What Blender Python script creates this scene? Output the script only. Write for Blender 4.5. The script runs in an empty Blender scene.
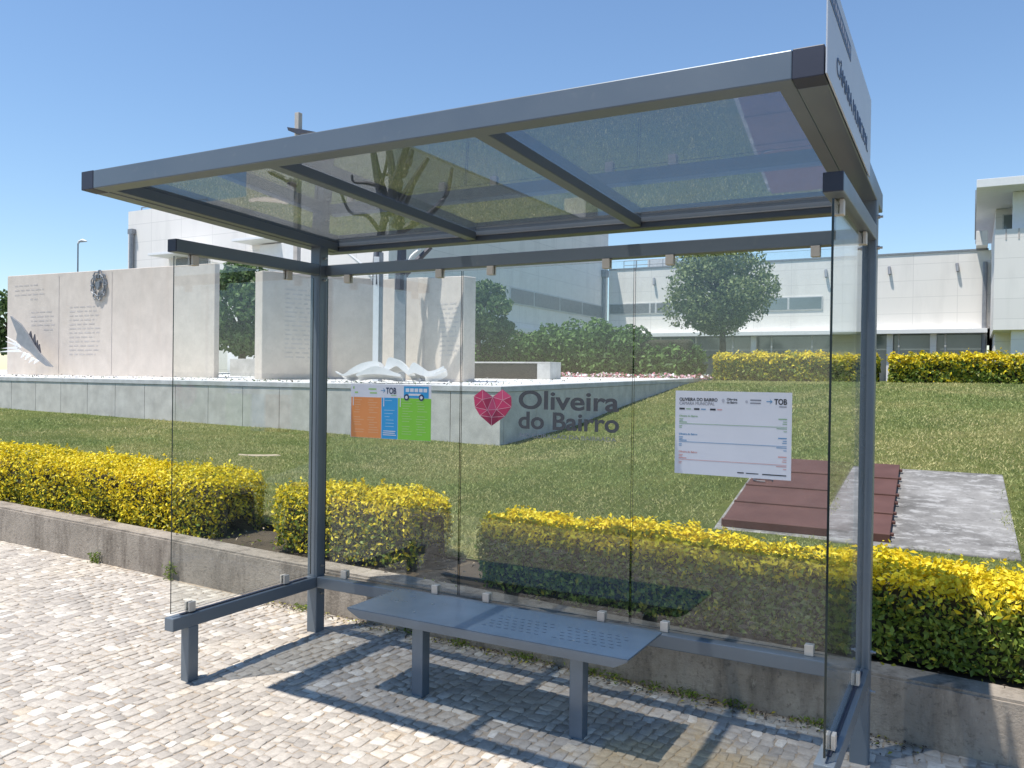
import bpy, bmesh, math, random
import numpy as np
from mathutils import Vector, Matrix
random.seed(7); RNG = np.random.default_rng(11)
D = bpy.data
scene = bpy.context.scene
C = scene.collection

# ------------------------------------------------------------------ camera
F = 831.4413; PITCH = -.0084; ROLL = .0129; YAW = .5051
CAM = np.array([3.66458, -4.06556, 1.66206])
FW = np.array([-math.sin(YAW)*math.cos(PITCH), math.cos(YAW)*math.cos(PITCH), math.sin(PITCH)])
_rt = np.array([math.cos(YAW), math.sin(YAW), 0]); _up = np.cross(_rt, FW)
RT = math.cos(ROLL)*_rt + math.sin(ROLL)*_up; UP = -math.sin(ROLL)*_rt + math.cos(ROLL)*_up
def ray(px, py): return FW + RT*(px-512)/F - UP*(py-384)/F
def at(px, py, d):
    "survey helper: the world point seen at this pixel, d metres in front of the camera"
    p = CAM + d*ray(px, py); return Vector(p)
def at_y(px, py, y):
    r = ray(px, py); return Vector(CAM + r*((y-CAM[1])/r[1]))
cd = D.cameras.new('camera'); cam = D.objects.new('camera', cd); C.objects.link(cam)
cam.matrix_world = Matrix(((RT[0], UP[0], -FW[0], CAM[0]), (RT[1], UP[1], -FW[1], CAM[1]), (RT[2], UP[2], -FW[2], CAM[2]), (0, 0, 0, 1)))
cd.sensor_width = 36; cd.lens = F/1024*36; cd.clip_start = .05; cd.clip_end = 3000
scene.camera = cam

# ------------------------------------------------------------------ light
SUN = Vector((-.195, -.266, .944)).normalized()
w = D.worlds.new('World'); scene.world = w; w.use_nodes = True
nt = w.node_tree; nt.nodes.clear()
sky = nt.nodes.new('ShaderNodeTexSky'); sky.sky_type = 'NISHITA'; sky.sun_disc = False
sky.sun_elevation = math.asin(SUN.z); sky.sun_rotation = math.atan2(SUN.x, SUN.y)
sky.altitude = 50; sky.air_density = 1.2; sky.dust_density = 0; sky.ozone_density = 6
bg = nt.nodes.new('ShaderNodeBackground'); bg.inputs['Strength'].default_value = .112
wo = nt.nodes.new('ShaderNodeOutputWorld')
nt.links.new(sky.outputs[0], bg.inputs[0]); nt.links.new(bg.outputs[0], wo.inputs[0])
sl = D.lights.new('sun', 'SUN'); sl.energy = 4.1; sl.angle = math.radians(.53); sl.color = (1, .95, .87)
so = D.objects.new('sun', sl); C.objects.link(so); so.rotation_euler = (-SUN).to_track_quat('-Z', 'Y').to_euler(); so.location = (0, 0, 30)
vs = scene.view_settings; vs.view_transform = 'Standard'; vs.look = 'None'; vs.exposure = .55; vs.gamma = 1; vs.use_curve_mapping = False
scene.render.engine = 'CYCLES'
scene.cycles.caustics_reflective = False; scene.cycles.max_bounces = 12; scene.cycles.transparent_max_bounces = 24; scene.cycles.glossy_bounces = 5; scene.cycles.diffuse_bounces = 4

# ------------------------------------------------------------------ materials
class NT:
    def __init__(s, name):
        s.m = D.materials.new(name); s.m.use_nodes = True; s.t = s.m.node_tree; s.t.nodes.clear()
        s.out = s.n('ShaderNodeOutputMaterial')
    def n(s, k, **kw):
        a = s.t.nodes.new(k)
        for q, v in kw.items(): setattr(a, q, v)
        return a
    def l(s, a, b): s.t.links.new(a, b)
    def coord(s, scale=1, kind='Object'):
        tc = s.n('ShaderNodeTexCoord'); mp = s.n('ShaderNodeMapping'); s.l(tc.outputs[kind], mp.inputs[0])
        mp.inputs['Scale'].default_value = scale if isinstance(scale, tuple) else (scale,)*3
        return mp.outputs[0]
    def noise(s, scale, detail=4, vec=None, rough=.55):
        a = s.n('ShaderNodeTexNoise'); a.inputs['Scale'].default_value = scale; a.inputs['Detail'].default_value = detail
        a.inputs['Roughness'].default_value = rough
        s.l(vec if vec is not None else s.coord(), a.inputs['Vector']); return a.outputs['Fac']
    def ramp(s, fac, *stops):
        a = s.n('ShaderNodeValToRGB'); e = a.color_ramp.elements
        while len(e) < len(stops): e.new(.5)
        for i, (p, c) in enumerate(stops): e[i].position = p; e[i].color = (c if len(c) == 4 else (*c, 1))
        s.l(fac, a.inputs[0]); return a.outputs[0]
    def mix(s, fac, a, b, mode='MIX'):
        x = s.n('ShaderNodeMix', data_type='RGBA', blend_type=mode)
        for sock, v in ((x.inputs[0], fac), (x.inputs[6], a), (x.inputs[7], b)):
            if hasattr(v, 'is_linked'): s.l(v, sock)
            elif isinstance(v, (int, float)): sock.default_value = v
            else: sock.default_value = (*v, 1) if len(v) == 3 else v
        return x.outputs[2]
    def math(s, op, a, b=0):
        x = s.n('ShaderNodeMath', operation=op)
        for sock, v in ((x.inputs[0], a), (x.inputs[1], b)):
            if hasattr(v, 'is_linked'): s.l(v, sock)
            else: sock.default_value = v
        return x.outputs[0]
    def bsdf(s, color, rough=.6, metallic=0, bump=None, bstr=.3, bdist=.01, spec=.5):
        b = s.n('ShaderNodeBsdfPrincipled')
        if hasattr(color, 'is_linked'): s.l(color, b.inputs['Base Color'])
        else: b.inputs['Base Color'].default_value = (*color, 1)
        if hasattr(rough, 'is_linked'): s.l(rough, b.inputs['Roughness'])
        else: b.inputs['Roughness'].default_value = rough
        b.inputs['Metallic'].default_value = metallic; b.inputs['Specular IOR Level'].default_value = spec
        if bump is not None:
            u = s.n('ShaderNodeBump'); u.inputs['Strength'].default_value = bstr; u.inputs['Distance'].default_value = bdist
            s.l(bump, u.inputs['Height']); s.l(u.outputs[0], b.inputs['Normal'])
        s.l(b.outputs[0], s.out.inputs[0]); return b
def simple(name, c, rough=.6, metallic=0, var=.12, scale=6, spec=.5):
    t = NT(name); f = t.noise(scale, 5)
    lo = tuple(x*(1-var) for x in c); hi = tuple(min(1, x*(1+var)) for x in c)
    t.bsdf(t.ramp(f, (.3, lo), (.7, hi)), rough, metallic, bump=f, bstr=.08, spec=spec); return t.m
def paint_metal():
    t = NT('slate blue paint'); a = t.noise(2.2, 4); b = t.noise(70, 3)
    c = t.ramp(a, (.3, (.138, .166, .196)), (.7, (.165, .196, .228)))
    sp = t.ramp(t.noise(24, 6), (.62, (0, 0, 0)), (.8, (1, 1, 1)))
    c = t.mix(t.math('MULTIPLY', sp, .25), c, (.3, .3, .28))
    t.bsdf(c, t.ramp(a, (.3, (.3,)*3), (.7, (.45,)*3)), .25, bump=b, bstr=.04, bdist=.002); return t.m
def glass_mat(name, tint, f0=.042, gloss_rough=0.0, dirt=0.0):
    t = NT(name)
    g = t.n('ShaderNodeNewGeometry'); dp = t.n('ShaderNodeVectorMath', operation='DOT_PRODUCT')
    t.l(g.outputs['Normal'], dp.inputs[0]); t.l(g.outputs['Incoming'], dp.inputs[1])
    co = t.math('ABSOLUTE', dp.outputs['Value']); k = t.math('POWER', t.math('SUBTRACT', 1, co), 5)
    fr = t.math('ADD', t.math('MULTIPLY', k, 1-f0), f0)
    tr = t.n('ShaderNodeBsdfTransparent'); tr.inputs[0].default_value = (*tint, 1)
    gl = t.n('ShaderNodeBsdfGlossy'); gl.inputs['Roughness'].default_value = gloss_rough; gl.inputs[0].default_value = (.96, .98, 1, 1)
    mx = t.n('ShaderNodeMixShader'); t.l(fr, mx.inputs[0]); t.l(tr.outputs[0], mx.inputs[1]); t.l(gl.outputs[0], mx.inputs[2])
    o = mx.outputs[0]
    if dirt:
        df = t.n('ShaderNodeBsdfDiffuse'); df.inputs[0].default_value = (.5, .5, .46, 1)
        m2 = t.n('ShaderNodeMixShader'); f = t.mix(.5, t.ramp(t.noise(38, 8, rough=.75), (.45, (0, 0, 0)), (.85, (dirt*2,)*3)), t.ramp(t.noise(2.3, 6), (.35, (0, 0, 0)), (.75, (dirt,)*3)))
        t.l(f, m2.inputs[0]); t.l(o, m2.inputs[1]); t.l(df.outputs[0], m2.inputs[2]); o = m2.outputs[0]
    t.l(o, t.out.inputs[0]); return t.m
def leaf_mat(name, a, b, trans=.35, rough=.45):
    t = NT(name); g = t.n('ShaderNodeNewGeometry')
    c = t.ramp(g.outputs['Random Per Island'], (0, a), (1, b))
    p = t.bsdf(c, rough, spec=.35)
    tl = t.n('ShaderNodeBsdfTranslucent'); t.l(c, tl.inputs[0])
    mx = t.n('ShaderNodeMixShader'); mx.inputs[0].default_value = trans
    t.l(p.outputs[0], mx.inputs[1]); t.l(tl.outputs[0], mx.inputs[2]); t.l(mx.outputs[0], t.out.inputs[0]); return t.m
def concrete(name, base, stain=(.10, .085, .07), amount=.6, streak=True, rough=.85, contrast=1.0):
    t = NT(name); v = t.coord()
    c = t.ramp(t.noise(3.5, 8, v), (.3, tuple(x*(1-.2*contrast) for x in base)), (.72, tuple(x*(1+.15*contrast) for x in base)))
    st = t.noise(1, 6, t.coord((5, 5, .55) if streak else (2, 2, 2)))
    c = t.mix(t.math('MULTIPLY', t.ramp(st, (.5, (0, 0, 0)), (.75, (1, 1, 1))), amount), c, stain)
    fine = t.noise(60, 6, v, .7)
    c = t.mix(.5, c, t.ramp(fine, (.3, (.55,)*3), (.7, (1.0,)*3)), 'MULTIPLY')
    t.bsdf(c, rough, bump=fine, bstr=.35, bdist=.006, spec=.25); return t.m
M = {}
M['metal'] = paint_metal()
M['cap'] = simple('dark navy plastic', (.032, .036, .058), .5)
M['steel'] = simple('brushed steel', (.55, .53, .5), .35, .85)
M['clampm'] = simple('clamp zinc', (.60, .54, .47), .45, .2)
M['glass'] = glass_mat('clear glass', (.965, .98, .975), dirt=.045)
M['glassedge'] = simple('glass edge', (.008, .017, .018), .25)
M['roofglass'] = glass_mat('tinted roof glass', (.585, .60, .615), .05, .01, .12)
M['bench'] = simple('bench paint', (.115, .158, .21), .27, .2, spec=.9)
M['hole'] = simple('hole dark', (.06, .085, .125), .5)
M['white'] = simple('white vinyl', (.74, .74, .80), .5, var=.02)
M['signwhite'] = simple('sign panel', (.50, .53, .58), .4, var=.03)
M['ink'] = simple('dark ink', (.03, .032, .04), .6, var=.02)
M['inkgrey'] = simple('grey ink', (.22, .22, .26), .6, var=.02)
M['inkpale'] = simple('pale ink', (.48, .48, .55), .6, var=.02)
M['signink'] = simple('faded navy', (.10, .15, .25), .6, var=.02)
M['navyink'] = simple('navy ink', (.035, .06, .12), .6, var=.02)
M['orange'] = simple('orange vinyl', (.80, .29, .09), .5, var=.03)
M['orangel'] = simple('light orange ink', (.8, .42, .22), .5, var=.03)
M['blue'] = simple('blue vinyl', (.035, .34, .68), .5, var=.03)
M['bluel'] = simple('light blue ink', (.3, .55, .75), .5, var=.03)
M['green'] = simple('green vinyl', (.24, .60, .05), .5, var=.03)
M['greenl'] = simple('light green ink', (.38, .62, .2), .5, var=.03)
M['greenink'] = simple('green ink', (.28, .45, .25), .5, var=.03)
M['blueink'] = simple('blue ink', (.12, .3, .52), .5, var=.03)
M['redink'] = simple('red ink', (.7, .34, .32), .5, var=.03)
for i, c in enumerate(((.62, .045, .14), (.48, .03, .10), (.70, .085, .2), (.36, .02, .075))): M['pink%d' % i] = simple('magenta facet %d' % i, c, .5, var=.02)
M['pinkline'] = simple('pink line', (.8, .45, .52), .5, var=.02)
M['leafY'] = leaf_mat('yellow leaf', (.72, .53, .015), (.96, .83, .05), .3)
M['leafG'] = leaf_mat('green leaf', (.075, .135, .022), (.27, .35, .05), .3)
M['leafO'] = leaf_mat('olive leaf', (.20, .22, .03), (.46, .40, .04), .28)
M['twig'] = simple('twig', (.035, .032, .016), .9, var=.4)
M['pine'] = leaf_mat('pine needles', (.10, .145, .055), (.32, .38, .16), .28, .6)
M['cypress'] = leaf_mat('cypress leaf', (.045, .10, .022), (.16, .27, .06), .25, .6)
M['broad'] = leaf_mat('broad leaf', (.04, .085, .025), (.14, .215, .065), .25, .5)
M['bark'] = simple('bark', (.09, .07, .055), .9, var=.4)
def grass_mat():
    t = NT('grass blade'); g = t.n('ShaderNodeNewGeometry'); v = t.coord(); r = g.outputs['Random Per Island']
    lush = t.ramp(r, (0, (.12, .19, .05)), (1, (.40, .46, .16))); dry = t.ramp(r, (0, (.25, .27, .085)), (1, (.72, .62, .31)))
    k = t.math('ADD', t.math('MULTIPLY', t.noise(.42, 5, v), .62), t.math('MULTIPLY', t.noise(3.2, 5, v, .7), .38))
    c = t.mix(t.ramp(k, (.42, (.05,)*3), (.58, (1, 1, 1))), lush, dry)
    p = t.bsdf(c, .6, spec=.3); tl = t.n('ShaderNodeBsdfTranslucent'); t.l(c, tl.inputs[0]); mx = t.n('ShaderNodeMixShader'); mx.inputs[0].default_value = .3
    t.l(p.outputs[0], mx.inputs[1]); t.l(tl.outputs[0], mx.inputs[2]); t.l(mx.outputs[0], t.out.inputs[0]); return t.m
M['grass'] = grass_mat()
M['flowerP'] = leaf_mat('flower', (.5, .08, .12), (.75, .55, .6), .2)
M['flowerG'] = leaf_mat('flower leaf', (.05, .1, .03), (.14, .2, .06), .2)
def kerb_mat():
    t = NT('kerb concrete'); v = t.coord()
    c = t.ramp(t.noise(2.2, 8, v, .65), (.3, (.27, .235, .195)), (.7, (.46, .40, .335)))
    c = t.mix(t.math('MULTIPLY', t.ramp(t.noise(1, 7, t.coord((7, 7, 1.3)), .65), (.48, (0, 0, 0)), (.66, (1, 1, 1))), .6), c, (.10, .082, .066))
    c = t.mix(t.math('MULTIPLY', t.ramp(t.noise(26, 8, v, .75), (.54, (0, 0, 0)), (.66, (1, 1, 1))), .55), c, (.085, .07, .058))
    c = t.mix(t.math('MULTIPLY', t.ramp(t.noise(34, 6, t.coord((1, 1, .5)), .7), (.6, (0, 0, 0)), (.7, (1, 1, 1))), .45), c, (.55, .5, .43))
    f = t.noise(48, 8, v, .75); t.bsdf(c, .92, bump=f, bstr=.8, bdist=.012, spec=.2); return t.m
M['kerb'] = kerb_mat()
def slab_mat():
    t = NT('slab concrete'); v = t.coord()
    c = t.ramp(t.noise(1.5, 8, v, .7), (.35, (.11, .105, .098)), (.65, (.28, .27, .255)))
    c = t.mix(t.ramp(t.noise(7, 9, t.coord((.7, 1.4, 1)), .75), (.5, (0, 0, 0)), (.6, (.75, .75, .75))), c, (.40, .39, .375))
    c = t.mix(t.math('MULTIPLY', t.ramp(t.noise(13, 8, v, .75), (.56, (0, 0, 0)), (.66, (1, 1, 1))), .6), c, (.11, .105, .10))
    f = t.noise(60, 6, v, .7); t.bsdf(c, .9, bump=f, bstr=.4, bdist=.006, spec=.2); return t.m
M['slab'] = slab_mat()
M['terr'] = concrete('terrace concrete', (.66, .63, .585), (.55, .51, .46), .4)
M['cope'] = concrete('coping', (.62, .62, .62), (.45, .44, .42), .4, False)
M['mono'] = concrete('monument concrete', (.69, .615, .545), (.60, .50, .42), .35, contrast=.4)
M['engrave'] = simple('engraving', (.50, .455, .43), .8)
M['bronze'] = simple('bronze', (.20, .215, .235), .5, .3)
M['whitemetal'] = simple('white painted steel', (.78, .78, .78), .45, var=.03)
M['greymetal'] = simple('grey steel', (.26, .27, .29), .45, .3)
M['darkmetal'] = simple('dark steel', (.10, .10, .12), .5, .3)
M['pinkconc'] = simple('stone post', (.5, .46, .42), .8)
M['winglass'] = simple('window glass', (.17, .205, .21), .06, var=.2, scale=.4, spec=.8)
M['winblind'] = simple('window blind', (.22, .23, .24), .3)
M['frame'] = simple('window frame', (.6, .6, .6), .5)
M['drysoil'] = simple('dry soil', (.42, .34, .24), .95, var=.3, scale=12)
M['blackstone'] = simple('black stone', (.03, .03, .034), .5)
M['soil'] = concrete('soil', (.105, .082, .056), (.05, .038, .026), .6, False)
def gravel():
    t = NT('white gravel'); v = t.n('ShaderNodeTexVoronoi'); v.inputs['Scale'].default_value = 16; t.l(t.coord(), v.inputs['Vector'])
    c = t.ramp(v.outputs['Color'], (.0, (.5, .48, .45)), (.5, (.72, .71, .69)), (1, (.8, .8, .8)))
    t.bsdf(c, .9, bump=v.outputs['Distance'], bstr=.6, bdist=.03); return t.m
M['gravel'] = gravel()
def lawn_mat():
    t = NT('lawn'); v = t.coord()
    a = t.noise(.55, 5, v); b = t.noise(9, 6, v, .7); f = t.noise(90, 4, v, .7)
    c = t.ramp(a, (.32, (.10, .13, .038)), (.52, (.155, .18, .058)), (.72, (.25, .235, .10)))
    c = t.mix(.55, c, t.ramp(b, (.3, (.45, .55, .4)), (.7, (1.15, 1.1, .95))), 'MULTIPLY')
    c = t.mix(.6, c, t.ramp(f, (.3, (.5, .5, .45)), (.7, (1.2, 1.2, 1.1))), 'MULTIPLY')
    t.bsdf(c, .9, bump=f, bstr=.8, bdist=.03, spec=.1); return t.m
M['lawn'] = lawn_mat()
def sand_patch(t):
    "washed-in ochre sand: an irregular patch of its own, right of the bench"
    tc = t.n('ShaderNodeTexCoord'); d = t.n('ShaderNodeVectorMath', operation='DISTANCE'); t.l(tc.outputs['Object'], d.inputs[0]); d.inputs[1].default_value = (2.55, -.55, -.06)
    r = t.math('ADD', d.outputs['Value'], t.math('MULTIPLY', t.noise(2.6, 6), .9)); return t.ramp(r, (.85, (1, 1, 1)), (1.25, (0, 0, 0)))
def stone_mat():
    t = NT('limestone setts'); g = t.n('ShaderNodeNewGeometry'); r = g.outputs['Random Per Island']
    c = t.ramp(r, (0, (.39, .35, .305)), (.4, (.485, .435, .375)), (.84, (.55, .495, .425)), (.89, (.64, .59, .515)), (.97, (.71, .665, .59)), (1, (.54, .455, .35)))
    v = t.coord(); big = t.noise(.9, 5, v)
    c = t.mix(t.math('MULTIPLY', t.ramp(big, (.5, (0, 0, 0)), (.72, (1, 1, 1))), .45), c, (.60, .51, .39))
    c = t.mix(t.math('MULTIPLY', sand_patch(t), .8), c, (.58, .44, .26))
    fine = t.noise(45, 6, v, .7)
    c = t.mix(.6, c, t.ramp(fine, (.3, (.55,)*3), (.62, (1.05,)*3)), 'MULTIPLY')
    t.bsdf(c, .8, bump=fine, bstr=.5, bdist=.006, spec=.3); return t.m
M['sett'] = stone_mat()
def sand_mat():
    t = NT('joint sand'); v = t.coord(); f = t.noise(30, 6, v, .7)
    c = t.mix(t.math('MULTIPLY', sand_patch(t), .8), t.ramp(f, (.3, (.30, .245, .19)), (.7, (.50, .42, .33))), (.55, .42, .25))
    t.bsdf(c, .95, bump=f, bstr=.6, bdist=.008, spec=.1); return t.m
M['sand'] = sand_mat()
M['asphalt'] = simple('asphalt', (.055, .055, .055), .9, var=.25, scale=40)
def hatch_mat():
    t = NT('rust brown paint'); v = t.coord(); a = t.noise(3, 6, v); f = t.noise(40, 5, v)
    c = t.ramp(a, (.3, (.088, .040, .030)), (.7, (.125, .060, .047)))
    t.bsdf(c, .6, 0, bump=f, bstr=.1, bdist=.003, spec=.3); return t.m
M['hatch'] = hatch_mat()
def cladding(name, base):
    t = NT(name); br = t.n('ShaderNodeTexBrick')
    tc = t.n('ShaderNodeTexCoord'); sp = t.n('ShaderNodeSeparateXYZ'); cb = t.n('ShaderNodeCombineXYZ'); t.l(tc.outputs['Object'], sp.inputs[0])
    t.l(t.math('ADD', sp.outputs[0], sp.outputs[1]), cb.inputs[0]); t.l(sp.outputs[2], cb.inputs[1]); t.l(cb.outputs[0], br.inputs['Vector'])
    br.offset = .0; br.inputs['Scale'].default_value = 1; br.inputs['Brick Width'].default_value = 2.2; br.inputs['Row Height'].default_value = .92
    br.inputs['Mortar Size'].default_value = .014; br.inputs['Mortar Smooth'].default_value = .3
    br.inputs['Color1'].default_value = (*base, 1); br.inputs['Color2'].default_value = (*[x*.965 for x in base], 1)
    br.inputs['Mortar'].default_value = (*[x*.78 for x in base], 1)
    s = t.noise(1, 6, t.coord((1.2, 1.2, .22)))
    c = t.mix(t.math('MULTIPLY', t.ramp(s, (.5, (0, 0, 0)), (.78, (1, 1, 1))), .5), br.outputs[0], tuple(x*.72 for x in base))
    t.bsdf(c, .7, bump=br.outputs['Fac'], bstr=-.2, bdist=.02, spec=.3); return t.m
M['clad'] = cladding('limestone cladding', (.86, .82, .775))
M['cladp'] = cladding('pale cladding', (.82, .79, .76))

# ------------------------------------------------------------------ mesh helpers
def obj(name, bm, mat, parent=None, smooth=False):
    me = D.meshes.new(name)
    bmesh.ops.recalc_face_normals(bm, faces=bm.faces[:])
    bm.to_mesh(me); bm.free()
    for m in (mat if isinstance(mat, (list, tuple)) else [mat]): me.materials.append(m)
    if smooth:
        for p in me.polygons: p.use_smooth = True
    o = D.objects.new(name, me); C.objects.link(o)
    if parent:
        o.parent = parent; o.matrix_parent_inverse = Matrix.Translation(-parent.matrix_basis.translation) if parent.type == 'EMPTY' else Matrix()
    return o
def thing(name, label, cat, loc=(0, 0, 0), group=None):
    o = D.objects.new(name, None); C.objects.link(o); o.location = loc; o.empty_display_size = .2
    return tag(o, label, cat, group)
def tag(o, label, cat, group=None):
    o['label'] = label; o['category'] = cat
    if group: o['group'] = group
    return o
def struct(o, kind='structure'): o['kind'] = kind; return o
def box(bm, x0, x1, y0, y1, z0, z1, bev=0, fn=None, mi=0):
    vs = [bm.verts.new(p) for p in ((x0, y0, z0), (x1, y0, z0), (x1, y1, z0), (x0, y1, z0), (x0, y0, z1), (x1, y0, z1), (x1, y1, z1), (x0, y1, z1))]
    fs = [bm.faces.new([vs[i] for i in q]) for q in ((0, 3, 2, 1), (4, 5, 6, 7), (0, 1, 5, 4), (1, 2, 6, 5), (2, 3, 7, 6), (3, 0, 4, 7))]
    for f in fs: f.material_index = mi
    out = vs
    if bev:
        r = bmesh.ops.bevel(bm, geom=list({e for f in fs for e in f.edges}), offset=bev, segments=2, affect='EDGES', profile=.5)
        out = list({v for f in r['faces'] for v in f.verts} | {v for v in vs if v.is_valid})
    if fn:
        for v in out: v.co = fn(v.co)
    return bm
def bx(*a, **k): return box(bmesh.new(), *a, **k)
def prism(bm, pts, a, b, axis='y', mi=0):
    "outline pts (2D) extruded between a and b along an axis"
    mk = {'y': lambda p, t: (p[0], t, p[1]), 'z': lambda p, t: (p[0], p[1], t), 'x': lambda p, t: (t, p[0], p[1])}[axis]
    A = [bm.verts.new(mk(p, a)) for p in pts]; B = [bm.verts.new(mk(p, b)) for p in pts]; n = len(pts)
    fs = [bm.faces.new(A), bm.faces.new(B[::-1])]
    for i in range(n): fs.append(bm.faces.new((A[i], B[i], B[(i+1) % n], A[(i+1) % n])))
    for f in fs: f.material_index = mi
    return bm
def tube(bm, pts, rads, seg=8):
    pts = [Vector(p) for p in pts]; rings = []; n = len(pts)
    ref = Vector((.3, .2, 1)).normalized()
    for i, p in enumerate(pts):
        d = (pts[min(i+1, n-1)]-pts[max(i-1, 0)]).normalized()
        a = d.cross(ref)
        if a.length < .1: a = d.cross(Vector((1, 0, 0)))
        a.normalize(); b = d.cross(a)
        r = rads[i] if hasattr(rads, '__len__') else rads
        rings.append([bm.verts.new(p+(a*math.cos(t)+b*math.sin(t))*r) for t in [2*math.pi*k/seg for k in range(seg)]])
    for i in range(n-1):
        for k in range(seg): bm.faces.new((rings[i][k], rings[i][(k+1) % seg], rings[i+1][(k+1) % seg], rings[i+1][k]))
    bm.faces.new(rings[0][::-1]); bm.faces.new(rings[-1]); return bm
def smooth_path(pts, k=4):
    pts = [Vector(p) for p in pts]; out = []
    for i in range(len(pts)-1):
        p0 = pts[max(i-1, 0)]; p1 = pts[i]; p2 = pts[i+1]; p3 = pts[min(i+2, len(pts)-1)]
        for j in range(k):
            t = j/k; out.append(.5*((2*p1)+(p2-p0)*t+(2*p0-5*p1+4*p2-p3)*t*t+(3*p1-p0-3*p2+p3)*t**3))
    out.append(pts[-1]); return out
def text(name, s, h, mat, parent, mtx, width=None, bold=0, depth=.0008):
    "flat lettering; h = cap height, starts at the left end of its baseline; mtx places its x/y plane"
    cu = D.curves.new(name, 'FONT'); cu.body = s; cu.size = h/.69; cu.extrude = depth; cu.offset = bold
    t = D.objects.new(name, cu); C.objects.link(t); bpy.context.view_layer.update()
    me = D.meshes.new_from_object(t.evaluated_get(bpy.context.evaluated_depsgraph_get())); me.name = name
    D.objects.remove(t); me.materials.clear(); me.materials.append(mat)
    xs = [v.co.x for v in me.vertices]; sx = width/(max(xs)-min(xs)) if width else 1
    for v in me.vertices: v.co = mtx @ Vector(((v.co.x-min(xs))*sx, v.co.y, v.co.z))
    o = D.objects.new(name, me); C.objects.link(o)
    if parent: o.parent = parent; o.matrix_parent_inverse = Matrix.Translation(-parent.matrix_basis.translation) if parent.type == 'EMPTY' else Matrix()
    return o
def np_mesh(name, verts, faces, mats, mi=None, parent=None, smooth=False):
    me = D.meshes.new(name); nv = len(verts); nf = len(faces); k = faces.shape[1]
    me.vertices.add(nv); me.vertices.foreach_set('co', np.asarray(verts, np.float32).ravel())
    me.loops.add(nf*k); me.loops.foreach_set('vertex_index', np.asarray(faces, np.int32).ravel())
    me.polygons.add(nf); me.polygons.foreach_set('loop_start', np.arange(0, nf*k, k, dtype=np.int32))
    for m in mats: me.materials.append(m)
    if mi is not None: me.polygons.foreach_set('material_index', np.asarray(mi, np.int32))
    if smooth: me.polygons.foreach_set('use_smooth', np.ones(nf, bool))
    me.update(calc_edges=True); me.validate()
    o = D.objects.new(name, me); C.objects.link(o)
    if parent: o.parent = parent; o.matrix_parent_inverse = Matrix.Translation(-parent.matrix_basis.translation) if parent.type == 'EMPTY' else Matrix()
    return o
def unit(a): return a/np.maximum(np.linalg.norm(a, axis=1, keepdims=True), 1e-9)
def leaves(name, P, N, size, mats, mi, parent=None, aspect=1.9, jitter=.8, droop=0):
    "folded diamond leaves: two triangles each, normals scattered round N"
    n = len(P); nn = unit(N + RNG.normal(0, jitter, (n, 3)))
    t = unit(np.cross(nn, RNG.normal(0, 1, (n, 3)))); t[:, 2] -= droop; t = unit(t); b = unit(np.cross(nn, t))
    s = (size*RNG.uniform(.5, 1.45, n))[:, None] if np.isscalar(size) else size[:, None]
    A = P-t*s*.5; B = P+t*s*.5; L = P+b*s*.5/aspect+nn*s*.14; R_ = P-b*s*.5/aspect+nn*s*.14
    V = np.stack([A, L, B, R_], 1).reshape(-1, 3); base = np.arange(n)[:, None]*4
    Fc = np.concatenate([base+np.array([[0, 2, 1]]), base+np.array([[0, 3, 2]])], 1).reshape(-1, 3)
    return np_mesh(name, V, Fc, mats, np.repeat(mi, 2), parent)
def wob(p, s, seed=0):
    q = p*s; return (np.sin(q[:, 0]*1.7+seed)*np.cos(q[:, 1]*1.3+seed*2)+np.sin(q[:, 2]*2.1+q[:, 0]*.9+seed*3)+.6*np.sin(q[:, 0]*3.9+q[:, 1]*2.7+q[:, 2]*3.3+seed))/2.6

# ------------------------------------------------------------------ ground
def gz(x, y): return -.0233*x+.0063*y
def kz(x): return .305-.0233*x
def sstep(x, a, b):
    t = np.clip((x-a)/(b-a), 0, 1); return t*t*(3-2*t)
def lawn(x, y):
    x = np.asarray(x, float); y = np.asarray(y, float)
    b = np.interp(y, [.35, 4, 8, 10.9, 12.3, 14.7, 18, 20, 30, 80], [.37, .43, .515, .69, .88, 1.156, 1.5, 1.64, 1.69, 1.7])
    s = np.interp(y, [.35, 8, 18], [.0233, .0135, 0]); za = b-s*(np.clip(x, -30, 12)+3.2)
    zb = np.interp(y, [.35, 1.4, 3.3, 5.7, 10, 20, 30, 80], [.285, .275, .30, .72, 1.08, 1.655, 1.69, 1.7])-np.interp(y, [.35, 4], [.0233, 0])*np.clip(x-.5, -6, 6)
    k = sstep(x, -2.6, 1.4); return za*(1-k)+zb*k
def grid(name, xs, ys, fz, mat):
    X, Y = np.meshgrid(xs, ys); Z = fz(X, Y); V = np.stack([X, Y, Z], -1).reshape(-1, 3); n = len(xs)
    I = (np.arange(len(ys)-1)[:, None]*n+np.arange(n-1)[None]).ravel()
    return np_mesh(name, V, np.stack([I, I+1, I+1+n, I+n], 1), [mat], smooth=True)
struct(grid('ground', np.array([-900, -60, 60, 900.]), np.array([-900, -12., 40, 1200]), lambda X, Y: np.where(Y > 20, 1.0, -1.6)+0*X, M['asphalt']))
struct(grid('road', np.array([-60, 60.]), np.array([-11.9, -4.2]), lambda X, Y: gz(X, Y)-.13, M['asphalt']))
struct(grid('pavement', np.array([-60, -9, 9, 60.]), np.array([-4.2, -2, .36]), lambda X, Y: gz(X, Y)-.0048, M['sand']))
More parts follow.
